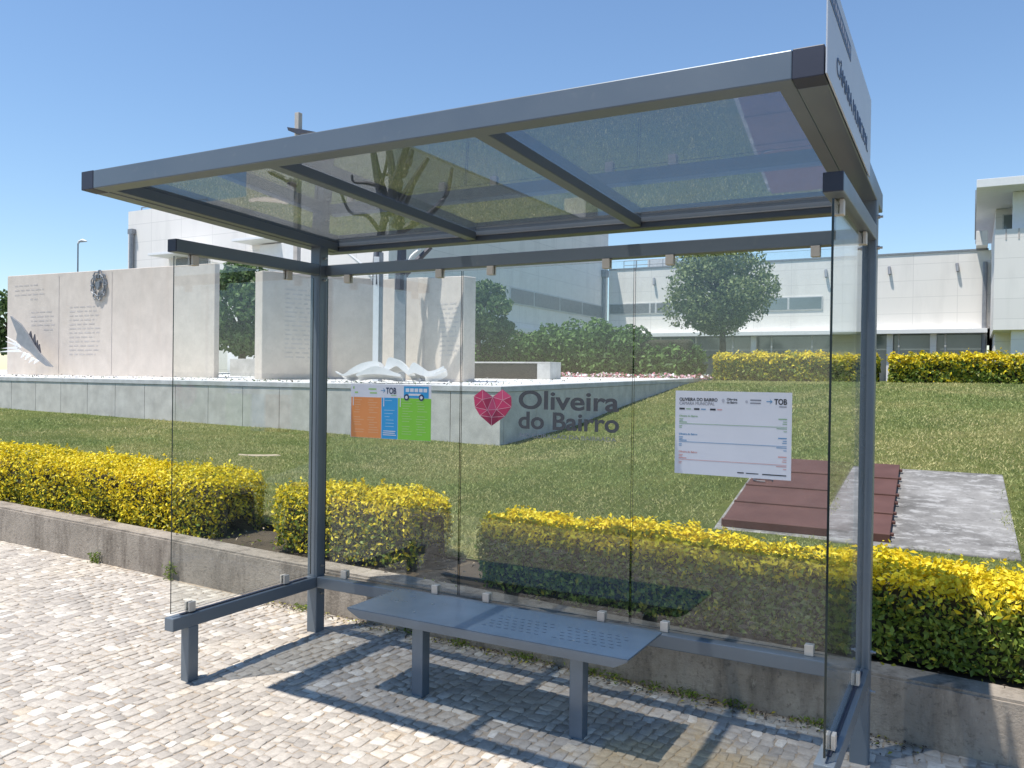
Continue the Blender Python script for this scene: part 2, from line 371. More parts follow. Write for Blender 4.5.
# limestone setts, rows running away from the kerb
def setts():
    V = []; Fs = []; x = -6.6; c = 0
    while x < 5.6:
        wd = random.choice((.048, .056, .062, .07, .08)); y = -3.2+random.uniform(0, .1)
        while y < .34:
            ln = random.uniform(.05, .098)
            if y+ln > .352: ln = .352-y
            if ln < .03: break
            g = random.uniform(.0012, .0042); wx = .09*math.sin(y*1.9+x*.7)+.03*math.sin(y*5.3+x*2.9); wy = .025*math.sin(x*1.7+1)+.01*math.sin(x*5.1)
            cs = [(x+g, y+g), (x+wd-g, y+g), (x+wd-g, y+ln-g), (x+g, y+ln-g)]
            j = .0095; cs = [(a+wx+random.uniform(-j, j), min(b+wy+random.uniform(-j, j), .352)) for a, b in cs]
            ra = random.gauss(0, .10); qx = sum(p[0] for p in cs)/4; qy = sum(p[1] for p in cs)/4; cs = [(qx+(a-qx)*math.cos(ra)-(b-qy)*math.sin(ra), min(qy+(a-qx)*math.sin(ra)+(b-qy)*math.cos(ra), .352)) for a, b in cs]
            mx = sum(p[0] for p in cs)/4; my = sum(p[1] for p in cs)/4; h = random.gauss(0, .0011); tx = random.gauss(0, .016); ty = random.gauss(0, .016)
            ring = []; top = []
            for i in range(4):
                a = cs[i]; 
                for q in (cs[i-1], cs[(i+1) % 4]):
                    k = random.uniform(.04, .13); ring.append((a[0]+(q[0]-a[0])*k, a[1]+(q[1]-a[1])*k))
            for (a, b) in ring: V.append((a, b, gz(a, b)-.0065))
            for (a, b) in ring:
                a2 = mx+(a-mx)*.97; b2 = my+(b-my)*.97; V.append((a2, b2, gz(a2, b2)-.0014+h+tx*(a2-mx)+ty*(b2-my)))
            for (a, b) in ring:
                a2 = mx+(a-mx)*.91; b2 = my+(b-my)*.91; V.append((a2, b2, gz(a2, b2)+.0002+h+tx*(a2-mx)+ty*(b2-my)))
            V.append((mx, my, gz(mx, my)+.0006+h))
            for r in (0, 8):
                for i in range(8): Fs.append((c+r+i, c+r+(i+1) % 8, c+r+8+(i+1) % 8, c+r+8+i))
            for i in range(0, 8, 2): Fs.append((c+16+i, c+16+i+1, c+16+(i+2) % 8, c+24))
            c += 25; y += ln
        x += wd
    struct(np_mesh('pavement_setts', np.array(V), np.array(Fs), [M['sett']]))
setts()
# kerb wall holding the planting bed: a sloping run of cast sections
bm = bmesh.new(); xs = [-16+.7*i for i in range(38)]
for a, b in zip(xs, xs[1:]): box(bm, a, b, .354, .56, -.5, .305, 0, lambda v: Vector((v.x, v.y+.004*math.sin(v.x*1.7), v.z-.0233*v.x+.004*math.sin(v.x*2.3)+.003*math.sin(v.x*7))))
bmesh.ops.remove_doubles(bm, verts=bm.verts[:], dist=1e-4)
bmesh.ops.delete(bm, geom=[f for f in bm.faces if abs(f.calc_center_median().y-.457) < .05 and max(v.co.x for v in f.verts)-min(v.co.x for v in f.verts) < .01], context='FACES_ONLY')
bmesh.ops.bevel(bm, geom=[e for e in bm.edges if abs(e.verts[0].co.x-e.verts[1].co.x) > .5 and min(e.verts[0].co.z, e.verts[1].co.z) > -.1], offset=.014, segments=2, affect='EDGES')
tag(obj('retaining_wall', bm, M['kerb']), 'low weathered concrete wall between stone paving and planting bed', 'wall')
struct(grid('planting_bed', np.linspace(-16, 9, 60), np.linspace(.555, 1.6, 8), lambda X, Y: kz(X)-.035+.018*np.sin(X*5+Y*9)+.012*np.sin(X*13)-(Y > 1.5)*.03, M['soil']))
ys = np.concatenate([np.arange(1.25, 9, .2), np.arange(9, 20, .5), np.arange(20, 45, 3)]); xs = np.concatenate([np.arange(-45, -8, 1.5), np.arange(-8, 6, .25), np.arange(6, 40, 2)])
def lawn_z(X, Y):
    Z = lawn(X, Y)+.012*np.sin(X*2.1)*np.sin(Y*1.7)
    return np.where((X < -3.5) & (Y > 8.2), np.minimum(Z, 1.2), Z)
struct(grid('lawn', xs, ys, lawn_z, M['lawn']))
# blades of grass over the nearer lawn
def grass():
    n = 420000; u = RNG.random(n); y = 1.3+18.5*u**1.6; xa = 3.66-1.8*(y+4.07); xb = 4.1+.09*(y+4.07); x = xa+RNG.random(n)**.8*(xb-xa)
    ok = ~((x < -3.2) & (y > 7.97)) & ~((x > 1.57+.05*np.sin(y*9)+RNG.normal(0, .025, n)) & (x < 3.98+.05*np.sin(y*7)+RNG.normal(0, .03, n)-(y-3.4)*.03) & (y > 3.40+.04*np.sin(x*8)) & (y < 5.60)) & (x > -24) & (x < 9)
    ok &= ((x+5.38)/.42)**2+((y-4.68)/.26)**2 > 1+RNG.normal(0, .15, n)
    x = x[ok]; y = y[ok]; n = len(x); z = lawn_z(x, y)-.004
    far = np.interp(y, [1, 6, 20], [1, 1.6, 3.4]); h = RNG.uniform(.012, .036, n)*np.interp(y, [1, 20], [1, 1.5]); wd = RNG.uniform(.005, .011, n)*far
    a = RNG.uniform(0, 2*math.pi, n); lean = RNG.normal(0, .022, (n, 2))
    dx = np.cos(a)*wd*.5; dy = np.sin(a)*wd*.5
    V = np.stack([np.stack([x-dx, y-dy, z], 1), np.stack([x+dx, y+dy, z], 1), np.stack([x+lean[:, 0], y+lean[:, 1], z+h], 1)], 1).reshape(-1, 3)
    struct(np_mesh('grass', V, np.arange(3*n).reshape(-1, 3), [M['grass']]), 'stuff')
grass()
bm = bmesh.new(); prism(bm, [(-5.38+.36*math.cos(a)*(1+.2*math.sin(3*a)), 4.68+.22*math.sin(a)) for a in [i*math.pi/8 for i in range(16)]], .44, .494, 'z')
tag(obj('bare_soil_patch', bm, M['drysoil']), 'small bare patch of dry soil in the lawn behind the left hedge', 'soil patch')

# ------------------------------------------------------------------ bus shelter
W = 3.28
SL = .0424
roofz = lambda v: Vector((v.x, v.y, v.z-SL*(v.y+1.537)))
sh = thing('bus_shelter', 'slate blue steel bus shelter with glass roof and glass walls on stone paving', 'bus shelter', (0, 0, gz(0, 0)))
PT = 2.478
for x0 in (-.08, W-.08):
    p = obj('post', bx(x0, x0+.08, 0, .08, -.12, PT+.01, .006), M['metal'], sh)
    for z in (2.41, 2.27, .43, .25):
        for (xx, yy, d) in ((x0+.08, .04, (1, 0, 0)), (x0+.04, .08, (0, 1, 0))):
            b = bmesh.new(); q = Vector((xx, yy, z+(.02 if d[1] else 0))); tube(b, [q, q+Vector(d)*.010], .009, 6); tube(b, [q+Vector(d)*.010, q+Vector(d)*.022], .0055, 6); obj('bolt', b, M['steel'], p)
zl, hl, zu, hu = .362, .07, 2.367, .068
for side, x0 in ((0, -.068), (1, W-.068)):
    r = obj('lower_rail', bx(x0, x0+.068, -1.097, -.001, zl-hl, zl, .004), M['metal'], sh)
    obj('rail_channel', bx(x0+.022, x0+.046, -1.02, -.06, zl+.001, zl+.006), M['cap'], r)
    r = obj('upper_rail', bx(x0, x0+.068, -1.094, -.001, zu-hu, zu, .004), M['metal'], sh)
    obj('end_cap', bx(x0+.001, x0+.067, -1.1, -1.0945, zu-hu+.001, zu-.001, .002), M['cap'], r)
    obj('support_leg', bx(x0+.004, x0+.064, -.994, -.925, -.15, zl-hl-.001, .005), M['metal'], sh)
obj('lower_rail', bx(.001, W-.081, .0, .068, zl-hl, zl, .004), M['metal'], sh)
obj('upper_rail', bx(.001, W-.081, .055, .123, zu-hu, zu, .004), M['metal'], sh)
# roof frame
zb, zt = 2.544, 2.632
obj('front_beam', bx(-.0535, W-.0905, -1.537, -1.455, zb, zt, .004, roofz), M['metal'], sh)
for x0 in (-.1435, W-.09): obj('corner_cap', bx(x0, x0+.0895, -1.538, -1.454, zb-.001, zt+.001, .003, roofz), M['cap'], sh)
for x0, xi in ((-.1435, -.053), (W-.09, W-.142)):
    r = obj('side_beam', bx(x0, x0+.09, -1.453, .262, zb, zt, .004, roofz), M['metal'], sh)
    obj('inner_trim', bx(xi, xi+.051, -1.454, .18, zb+.004, zt-.012, .003, roofz), M['metal'], r)
obj('rear_beam', bx(-.053, W-.0905, .182, .262, zb, zt, .004, roofz), M['metal'], sh)
obj('rear_beam_trim', bx(-.053, W-.0905, .172, .1815, zb+.03, zb+.036, 0, roofz), M['steel'], sh)
for xc in (1.035, 2.072): obj('rafter', bx(xc-.03, xc+.03, -1.4545, .1715, zb+.006, zb+.054, .004, roofz), M['metal'], sh)
for a, b in ((0.0, 1.03), (1.04, 2.067), (2.077, W-.145)): obj('roof_pane', bx(a, b, -1.453, .17, zb+.056, zb+.064, 0, roofz), M['roofglass'], sh)
# glass walls: panes with polished green edges, held by zinc clamps
def pane(x0, x1, y0, y1, z0, z1, flat):
    bm = bx(x0, x1, y0, y1, z0, z1)
    ax = 'xyz'.index(flat); bm.normal_update()
    for f in bm.faces: f.material_index = 0 if abs(f.normal[ax]) > .9 else 1
    return obj('glass_panel', bm, [M['glass'], M['glassedge']], sh)
def clamp(p, x0, x1, y0, y1, z0, z1):
    bm = bmesh.new()
    if (x1-x0) > (y1-y0):
        m = (y0+y1)/2; box(bm, x0, x1, y0, m-.006, z0, z1, .002); box(bm, x0, x1, m+.006, y1, z0, z1, .002); box(bm, x0+.002, x1-.002, m-.006, m+.006, z0 if z0 > 1 and 0 else z0, z0+.004)
    else:
        m = (x0+x1)/2; box(bm, x0, m-.006, y0, y1, z0, z1, .002); box(bm, m+.006, x1, y0, y1, z0, z1, .002); box(bm, m-.006, m+.006, y0+.002, y1-.002, z0, z0+.004)
    return obj('clamp', bm, M['clampm'], p)
GY = .064
for (a, b, cl) in ((.012, 1.034, (.16, .86)), (1.044, 2.104, (1.215, 1.93)), (2.114, W-.085, (2.28, 2.99))):
    p = pane(a, b, GY-.004, GY+.004, zl+.012, zu-hu-.018, 'y')
    for x in cl:
        clamp(p, x, x+.042, GY-.02, GY+.02, zl+.001, zl+.052); clamp(p, x, x+.042, GY-.02, GY+.02, zu-hu-.052, zu-hu-.001)
for x0 in (-.034, W-.034):
    p = pane(x0-.004, x0+.004, -1.085, -.02, zl+.02, zu-hu-.02, 'x')
    for y in (-.98, -.27):
        clamp(p, x0-.02, x0+.02, y, y+.042, zl+.007, zl+.06); clamp(p, x0-.02, x0+.02, y, y+.042, zu-hu-.056, zu-hu-.001)
# sign on the right end of the roof
sg = obj('sign_panel', bx(W+.003, W+.008, -1.54, -.385, zb+.002, zb+.315, .001, roofz), M['signwhite'], sh)
sx = Matrix(((0, 0, 1, W+.0095), (1, 0, 0, 0), (0, 1, 0, 0), (0, 0, 0, 1)))
def sgm(y, z): return Matrix.Translation((W+.0095, y, z-SL*(y+1.537))) @ Matrix(((0, 0, 1, 0), (1, 0, 0, 0), (-SL, 1, 0, 0), (0, 0, 0, 1)))
text('lettering', 'CÂMARA MUNICIPAL', .054, M['signink'], sg, sgm(-1.36, zb+.07), .86)
obj('name_band', bx(W+.0085, W+.0095, -1.52, -1.04, zb+.222, zb+.274, 0, roofz), M['signink'], sg)
for k in range(11):
    y = -1.50+k*.041; obj('band_mark', bx(W+.0098, W+.0104, y, y+random.uniform(.016, .03), zb+.237, zb+.259, 0, roofz), M['inkpale'], sg)

# ------------------------------------------------------------------ bench
be = thing('bench', 'slate blue metal bench with perforated flat seat standing inside the shelter', 'bench', (1.56, -.39, gz(1.56, -.39)))
bm = bmesh.new()
v = [bm.verts.new(p) for p in ((.768, -.619, .4237), (2.362, -.619, .4237), (2.362, -.156, .4237), (.768, -.156, .4237), (.775, -.617, .410), (2.355, -.617, .410), (2.355, -.158, .410), (.775, -.158, .410), (.84, -.607, .372), (2.29, -.607, .372), (2.29, -.168, .372), (.84, -.168, .372))]
for q in ((0, 1, 2, 3), (11, 10, 9, 8)): bm.faces.new([v[i] for i in q])
for k in (0, 4):
    for i in range(4): bm.faces.new((v[k+i], v[k+4+i], v[k+4+(i+1) % 4], v[k+(i+1) % 4]))
bmesh.ops.bevel(bm, geom=bm.edges[:], offset=.003, segments=2, affect='EDGES')
seat = obj('seat', bm, M['bench'], be)
bm = bmesh.new()
for gx in (1.70, 2.09):
    for i in range(5):
        for j in range(8 if gx > 1.5 else 6):
            x = gx-.15+j*.042+(i % 2)*.02; y = -.50+i*.045
            prism(bm, [(x+.012*math.cos(a), y+.0042*math.sin(a)) for a in [k*math.pi/4 for k in range(8)]], .4236, .4243, 'z')
obj('perforations', bm, M['hole'], seat)
for x in (1.124, 2.043):
    for y in (-.50, -.33): bm = bmesh.new(); tube(bm, [(x, y, .4236), (x, y, .4262)], .006, 8); obj('screw', bm, M['steel'], seat)
for x in (1.159, 2.078): obj('leg', bx(x-.07, x, -.469, -.40, -.15, .376, .005), M['bench'], be)

# ------------------------------------------------------------------ posters and logo on the glass
PY = GY-.004-.0016
def flat(bm, x0, x1, z0, z1, k=0, mi=0): return box(bm, x0, x1, PY-.0007*k-.0006, PY-.0007*k, z0, z1, mi=mi)
def wall_m(x, z, k=1): return Matrix.Translation((x, PY-.0007*k-.0009, z)) @ Matrix(((1, 0, 0, 0), (0, 0, 1, 0), (0, 1, 0, 0), (0, 0, 0, 1))) @ Matrix.Diagonal((1, 1, .2, 1))
def bars(name, lst, mat, parent, k=2):
    bm = bmesh.new()
    for (x0, x1, z0, z1) in lst: flat(bm, x0, x1, z0, z1, k)
    return obj(name, bm, mat, parent)
tp = thing('poster', 'white timetable poster with green, blue and red route lines on the glass', 'poster', (2.63, PY, 1.18))
obj('sheet', flat(bmesh.new(), 2.341, 2.915, 1.183, 1.604), M['white'], tp)
text('lettering', 'OLIVEIRA DO BAIRRO', .0155, M['ink'], tp, wall_m(2.362, 1.553), .195, .0006)
text('lettering', 'CÂMARA MUNICIPAL', .0155, M['inkgrey'], tp, wall_m(2.362, 1.533), .18)
text('lettering', 'Oliveira', .0105, M['ink'], tp, wall_m(2.603, 1.560), .052, .0004)
text('lettering', 'do Bairro', .0105, M['ink'], tp, wall_m(2.603, 1.545), .052, .0004)
text('lettering', 'TOB', .026, M['ink'], tp, wall_m(2.832, 1.546), .06, .001)
bars('arrow', [(2.795, 2.822, 1.557, 1.561)], M['blueink'], tp)
bm = bmesh.new(); prism(bm, [(2.812, 1.571), (2.824, 1.559), (2.812, 1.547), (2.816, 1.559)], PY-.0022, PY-.0016); obj('arrow_head', bm, M['blueink'], tp)
bars('small_print', [(2.718, 2.770, 1.561, 1.567), (2.718, 2.768, 1.547, 1.552), (2.855, 2.890, 1.533, 1.537)], M['inkgrey'], tp)
bm = bmesh.new(); prism(bm, [(2.578, 1.563), (2.585, 1.568), (2.592, 1.563), (2.592, 1.556), (2.585, 1.547), (2.578, 1.556)], PY-.0022, PY-.0016); obj('small_emblem', bm, M['inkpale'], tp)
bm = bmesh.new(); prism(bm, [(2.70+.007*math.cos(a*.785), 1.556+.007*math.sin(a*.785)) for a in range(8)], PY-.0022, PY-.0016); obj('small_emblem', bm, M['inkpale'], tp)
for x, m in ((2.362, 'greenink'), (2.438, 'blueink'), (2.52, 'redink')):
    bars('route_tag', [(x, x+.028, 1.508, 1.517)], M['ink'], tp); bars('route_tag', [(x+.036, x+.06, 1.510, 1.515)], M[m], tp)
for zz, m, s in ((1.472, 'greenink', 'Oliveira do Bairro'), (1.380, 'blueink', 'Oliveira do Bairro'), (1.290, 'redink', 'Oliveira do Bairro')):
    text('lettering', s, .009, M[m], tp, wall_m(2.362, zz), .095, .0003)
    bars('route_line', [(2.362, 2.893, zz-.0358, zz-.0337)], M[m], tp)
    bars('stop_marks', [(2.362, 2.362+.021, zz-.012, zz-.009), (2.362, 2.362+.018, zz-.02, zz-.017), (2.362, 2.402, zz-.029, zz-.025), (2.362, 2.378, zz-.048, zz-.045), (2.362, 2.376, zz-.056, zz-.053),
                        (2.853, 2.893, zz+.001, zz+.006), (2.875, 2.893, zz-.011, zz-.008), (2.872, 2.893, zz-.021, zz-.018), (2.845, 2.893, zz-.044, zz-.041), (2.878, 2.893, zz-.057, zz-.054)], M[m], tp)
bars('small_print', [(2.66, 2.692, 1.203, 1.208), (2.702, 2.762, 1.203, 1.207), (2.78, 2.893, 1.202, 1.207)], M['ink'], tp)

cp = thing('poster', 'orange, blue and green striped timetable poster with bus picture on the glass', 'poster', (.525, PY, 1.27))
obj('sheet', flat(bmesh.new(), .217, .833, 1.27, 1.607), M['white'], cp)
for x0, x1, m, ml in ((.222, .460, 'orange', 'orangel'), (.463, .586, 'blue', 'bluel'), (.589, .833, 'green', 'greenl')):
    q = obj('column_panel', flat(bmesh.new(), x0, x1, 1.271, 1.524, 1), M[m], cp); ls = []
    cols = [(x0+.02, x1-.02)] if m == 'blue' else [(x0+.02, (x0+x1)/2-.012), ((x0+x1)/2+.012, x1-.02)]
    z = 1.505
    while z > (1.33 if m == 'blue' else 1.29):
        for a, b in cols:
            if random.random() < .82: ls.append((a+random.uniform(0, .015), b-random.uniform(0, .045), z, z+.0042))
        z -= .0155 if m != 'blue' else .02
    bars('print_lines', ls, M[ml], q, 2)
    bars('white_bar', [(x0+.014, x0+.020, 1.47, 1.54)], M['white'], q, 3)
bars('print_lines', [(.475, .575, 1.292, 1.297), (.475, .567, 1.304, 1.309), (.478, .572, 1.316, 1.321)], M['white'], cp, 3)
text('lettering', 'TOB', .037, M['navyink'], cp, wall_m(.496, 1.549, 2), .078, .001)
bars('arrow', [(.456, .484, 1.566, 1.570)], M['blueink'], cp)
bm = bmesh.new(); prism(bm, [(.474, 1.584), (.490, 1.568), (.474, 1.552), (.480, 1.568)], PY-.0022, PY-.0016); obj('arrow_head', bm, M['blueink'], cp)
bars('header_marks', [(.25, .275, 1.548, 1.558), (.36, .42, 1.572, 1.58), (.37, .425, 1.548, 1.556), (.535, .575, 1.537, 1.541), (.236, .246, 1.575, 1.59)], M['greenl'], cp, 2)
bm = bmesh.new(); flat(bm, .632, .815, 1.527, 1.597, 2, 0)
for k in range(5): flat(bm, .646+k*.033, .672+k*.033, 1.563, 1.585, 3, 1)
flat(bm, .668, .76, 1.541, 1.553, 3, 1)
for xx in (.653, .763):
    for r, mi, kk in ((.02, 2, 4), (.010, 1, 5)): prism(bm, [(xx+r*math.cos(a*.628), 1.53+r*math.sin(a*.628)) for a in range(10)], PY-.0007*kk-.0006, PY-.0007*kk, mi=mi)
obj('bus_picture', bm, [M['blue'], M['white'], M['navyink']], cp)

M['decalgrey'] = simple('decal grey', (.075, .077, .085), .6, var=.02)
lg = thing('logo_decal', 'pink faceted heart with grey Oliveira do Bairro lettering stuck on the middle glass', 'decal', (1.58, PY, 1.32))
hp = [(1.132, 1.547), (1.191, 1.589), (1.259, 1.545), (1.322, 1.591), (1.381, 1.552), (1.383, 1.492), (1.34, 1.437), (1.254, 1.38), (1.175, 1.437), (1.14, 1.484)]
inn = [(1.19, 1.53), (1.225, 1.47), (1.285, 1.475), (1.325, 1.53), (1.254, 1.43)]
tris = [(0, 1, 10), (1, 2, 10), (2, 11, 10), (0, 10, 9), (10, 11, 9), (9, 11, 8), (8, 11, 14), (8, 14, 7), (7, 14, 6), (14, 12, 6), (14, 11, 12), (2, 12, 11), (2, 13, 12), (2, 3, 13), (3, 4, 13), (4, 5, 13), (13, 5, 12), (12, 5, 6)]
pp = hp+inn; bm = bmesh.new(); edges = set()
for i, t in enumerate(tris):
    prism(bm, [pp[k] for k in t], PY-.0007, PY, mi=3 if i in (6, 7, 8, 9) and i % 2 else [0, 2, 1, 0, 1, 0, 1, 3, 3, 1, 0, 2, 0, 2, 2, 1, 0, 1][i])
    for a, b in ((0, 1), (1, 2), (2, 0)): edges.add(tuple(sorted((t[a], t[b]))))
ht = obj('heart', bm, [M['pink%d' % i] for i in range(4)], lg)
bm = bmesh.new()
for a, b in edges:
    if a < 10 and b < 10 and abs(a-b) in (1, 9): continue
    p = Vector(pp[a]); q = Vector(pp[b]); n_ = Vector((-(q-p).y, (q-p).x)).normalized()*.0011
    prism(bm, [tuple(p+n_), tuple(q+n_), tuple(q-n_), tuple(p-n_)], PY-.0014, PY-.0008)
obj('facet_lines', bm, M['pinkline'], ht)
text('lettering', 'Oliveira', .098, M['decalgrey'], lg, wall_m(1.43, 1.487, 1), .605, .003)
text('lettering', 'do Bairro', .092, M['decalgrey'], lg, wall_m(1.43, 1.376, 1), .605, .003)
text('lettering', 'NO CORAÇÃO DA BAIRRADA', .022, M['inkgrey'], lg, wall_m(1.44, 1.325, 1), .58)

# ------------------------------------------------------------------ hedges
def hedge(label, x0, x1, y0, y1, zt, zbase, dens, size, yfr, group, seed, step=1, round_=.22, name='hedge', mats=None, zslope=0.0, lump=.045):
    h = thing(name, label, 'hedge', ((x0+x1)/2, (y0+y1)/2, zbase), group)
    L = x1-x0; cy = (y0+y1)/2; hw = (y1-y0)/2
    def surf(u, th, k):
        # th runs along the section's outline: front foot, over the top, back foot; corners rounded
        H = zt-zbase; per = 2*H+2*hw; d = th*per
        yb = np.where(d < H, -hw, np.where(d < H+2*hw, d-H-hw, hw)); zb_ = np.where(d < H, d, np.where(d < H+2*hw, H, per-d))
        rc = .13; iy = np.clip(yb, -hw+rc, hw-rc); iz = np.minimum(zb_, H-rc); vy = yb-iy; vz = zb_-iz; ln = np.maximum(np.hypot(vy, vz), 1e-6)
        yy = iy+vy/ln*rc; zz = iz+vz/ln*rc*(vz > 0)
        x = x0+u*L; end = np.minimum(np.clip((x-x0)/round_, 0, 1), np.clip((x1-x)/round_, 0, 1)); s = np.sqrt(1-(1-end)**2)*.5+.5
        P = np.stack([x, cy+yy*s*k, zbase+.01+zz*(.84+.16*s)*(.5+.5*k)-zslope*(x-x0)], 1)
        yy = vy/ln*hw; zz = np.maximum(vz, 0)/ln
        N = unit(np.stack([((x > x1-round_)*(x-(x1-round_))-(x < x0+round_)*((x0+round_)-x))/round_*.9, yy/hw, zz+.12], 1)); return P, N
    area = L*((zt-zbase)*2+(y1-y0)); n = int(area*dens)
    u = RNG.random(n); ends = RNG.random(n) < .12*min(1, 1.5/L)
    u = np.where(ends, np.where(RNG.random(n) < .5, RNG.random(n)*.04/L*2, 1-RNG.random(n)*.04/L*2), u); th = RNG.random(n)
    P, N = surf(u, th, 1.0)
    # fill the end faces
    dep = np.where(ends, RNG.random(n)*hw*.95, np.abs(RNG.normal(0, .035, n)))
    cen = np.stack([P[:, 0], np.full(n, cy), np.full(n, zbase+.45*(zt-zbase))-zslope*(P[:, 0]-x0)], 1); dv = unit(cen-P)
    P = P+dv*dep[:, None]+N*(wob(P, 5.5, seed)*lump)[:, None]+N*np.abs(RNG.normal(0, .018, n))[:, None]
    ms = int(L*34); ui = RNG.random(ms); ti = RNG.uniform(.2, .8, ms); S, SN = surf(ui, ti, 1.0); S = S+SN*(wob(S, 5.5, seed)*lump)[:, None]; ax = unit(SN*.6+np.array([0, 0, .6])+RNG.normal(0, .25, (ms, 3)))
    hs = RNG.uniform(.015, .085, ms)*(zt-zbase)/.45; kk = RNG.random((ms, 8)); SP = (S[:, None]+ax[:, None]*(kk*hs[:, None])[..., None]+RNG.normal(0, size*.33, (ms, 8, 3))).reshape(-1, 3)
    P = np.concatenate([P, SP]); N = np.concatenate([N, np.repeat(ax, 8, 0)]); dep = np.concatenate([dep, np.zeros(len(SP))]); ends = np.concatenate([ends, np.zeros(len(SP), bool)]); n = len(P)
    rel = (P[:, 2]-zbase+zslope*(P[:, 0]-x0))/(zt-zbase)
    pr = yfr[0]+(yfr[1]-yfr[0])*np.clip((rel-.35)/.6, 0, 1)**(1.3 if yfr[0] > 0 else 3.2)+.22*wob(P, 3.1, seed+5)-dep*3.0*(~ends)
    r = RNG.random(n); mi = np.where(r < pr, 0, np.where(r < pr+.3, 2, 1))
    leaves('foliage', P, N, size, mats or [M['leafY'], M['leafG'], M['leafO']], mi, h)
    # dark woody inside
    U, T = np.meshgrid(np.linspace(0, 1, max(10, int(L*9))), np.linspace(0, 1, 15)); q, N2 = surf(U.ravel(), T.ravel(), .80)
    q[:, 2] = zbase-zslope*(q[:, 0]-x0)+(q[:, 2]-zbase+zslope*(q[:, 0]-x0))*.86; q += N2*(wob(q, 9, seed)*.03)[:, None]
    nc = U.shape[1]; I = (np.arange(14)[:, None]*nc+np.arange(nc-1)[None]).ravel()
    np_mesh('inner_twigs', q, np.stack([I, I+1, I+1+nc, I+nc], 1), [M['twig']], parent=h)
    return h
G1 = 'clipped yellow hedges along the low concrete wall'
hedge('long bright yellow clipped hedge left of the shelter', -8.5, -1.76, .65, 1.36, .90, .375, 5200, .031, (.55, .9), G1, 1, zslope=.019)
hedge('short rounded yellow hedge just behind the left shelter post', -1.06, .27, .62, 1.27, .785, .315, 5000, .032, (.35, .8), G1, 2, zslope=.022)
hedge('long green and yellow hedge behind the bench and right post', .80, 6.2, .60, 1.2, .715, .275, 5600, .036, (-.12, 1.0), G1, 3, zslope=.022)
# small weeds at the foot of the wall, and dropped leaves
for (x, h_, lab) in ((-1.80, .13, 'green weed growing at the foot of the wall by the left glass'), (-2.72, .085, 'small grassy weed at the foot of the wall far left of the shelter')):
    n = 60; P = np.stack([RNG.normal(x, .035, n), RNG.uniform(.30, .35, n), RNG.uniform(0, h_, n)+gz(x, .33)], 1); P = P.astype(float)
    tag(leaves('weed', P, np.tile([0, -.6, .6], (n, 1)), .04, [M['leafG']], np.zeros(n, int), aspect=4), lab, 'weed')
n = 900; x = RNG.uniform(-1, 3.5, n); P = np.stack([x, .345-np.abs(RNG.normal(0, .06, n)), gz(x, .3)+.006+RNG.random(n)*.008], 1)
struct(leaves('leaf_litter', P, np.tile([0, 0, 1.], (n, 1)), .02, [M['bark'], M['leafO'], M['soil']], RNG.integers(0, 3, n), jitter=.35), 'stuff')

n = 1400; x = RNG.uniform(-8, 5, n); y = RNG.uniform(.5, 1.5, n); P = np.stack([x, y, kz(x)+np.where(y < .56, .006, -.015+.02*RNG.random(n))], 1)
struct(leaves('fallen_leaves', P, np.tile([0, 0, 1.], (n, 1)), .028, [M['bark'], M['leafO'], M['leafG'], M['drysoil']], RNG.integers(0, 4, n), jitter=.5), 'stuff')
n = 700; cx_ = RNG.choice([.55, .9, 1.35, 1.75, 1.9, 2.15, 2.35, 2.6, 3.0, -.4], n); x = cx_+RNG.normal(0, .05, n); P = np.stack([x, .345-np.abs(RNG.normal(0, .03, n)), gz(x, .33)+RNG.random(n)*.035], 1)
struct(leaves('wall_foot_weeds', P, np.tile([0, -.5, .7], (n, 1)), .026, [M['leafG']], np.zeros(n, int), aspect=3.5), 'stuff')
# ------------------------------------------------------------------ slab and steel hatch in the lawn
def bank(x, y): return .307+(y-3.4)*(.72-.307)/(5.6-3.4)
bm = bmesh.new(); box(bm, 1.635, 4.02, 3.385, 5.66, -.25, .012, .01, lambda v: Vector((v.x+(v.y-3.4)*-.03, v.y, v.z+bank(v.x, v.y))))
tag(obj('concrete_slab', bm, M['slab']), 'pale weathered concrete slab set in the sloping lawn, carrying the brown hatch', 'slab')
hc = thing('steel_hatch', 'rust brown four-leaf steel hatch cover lying on the concrete slab', 'hatch', (2.3, 3.45, .32))
ys = np.linspace(3.46, 5.6, 5)
for i in range(4):
    a, b = ys[i], ys[i+1]
    f = lambda v: Vector((v.x+(v.y-3.4)*-.035, v.y, v.z+bank(v.x, v.y)))
    bm = bmesh.new(); box(bm, 1.70, 3.09, a+.012, b-.004, .013, .07, .004, f); box(bm, 1.695, 3.095, a, a+.03, .013, .082, .004, f)
    lf = obj('hatch_leaf', bm, M['hatch'], hc)
    for yb in (a+.12, b-.12):
        obj('hinge', bx(3.09, 3.12, yb-.018, yb+.012, .03, .055, .004, f), M['hatch'], lf)
    if i != 2: continue
    b2 = bmesh.new(); yy = a+.3*(b-a)
    tube(b2, [f(Vector((1.84+.07*math.cos(t)*1.4, yy+.05*math.sin(t), .085))) for t in np.linspace(0, math.pi*1.6, 12)], .007, 6); obj('lifting_ring', b2, M['darkmetal'], lf)

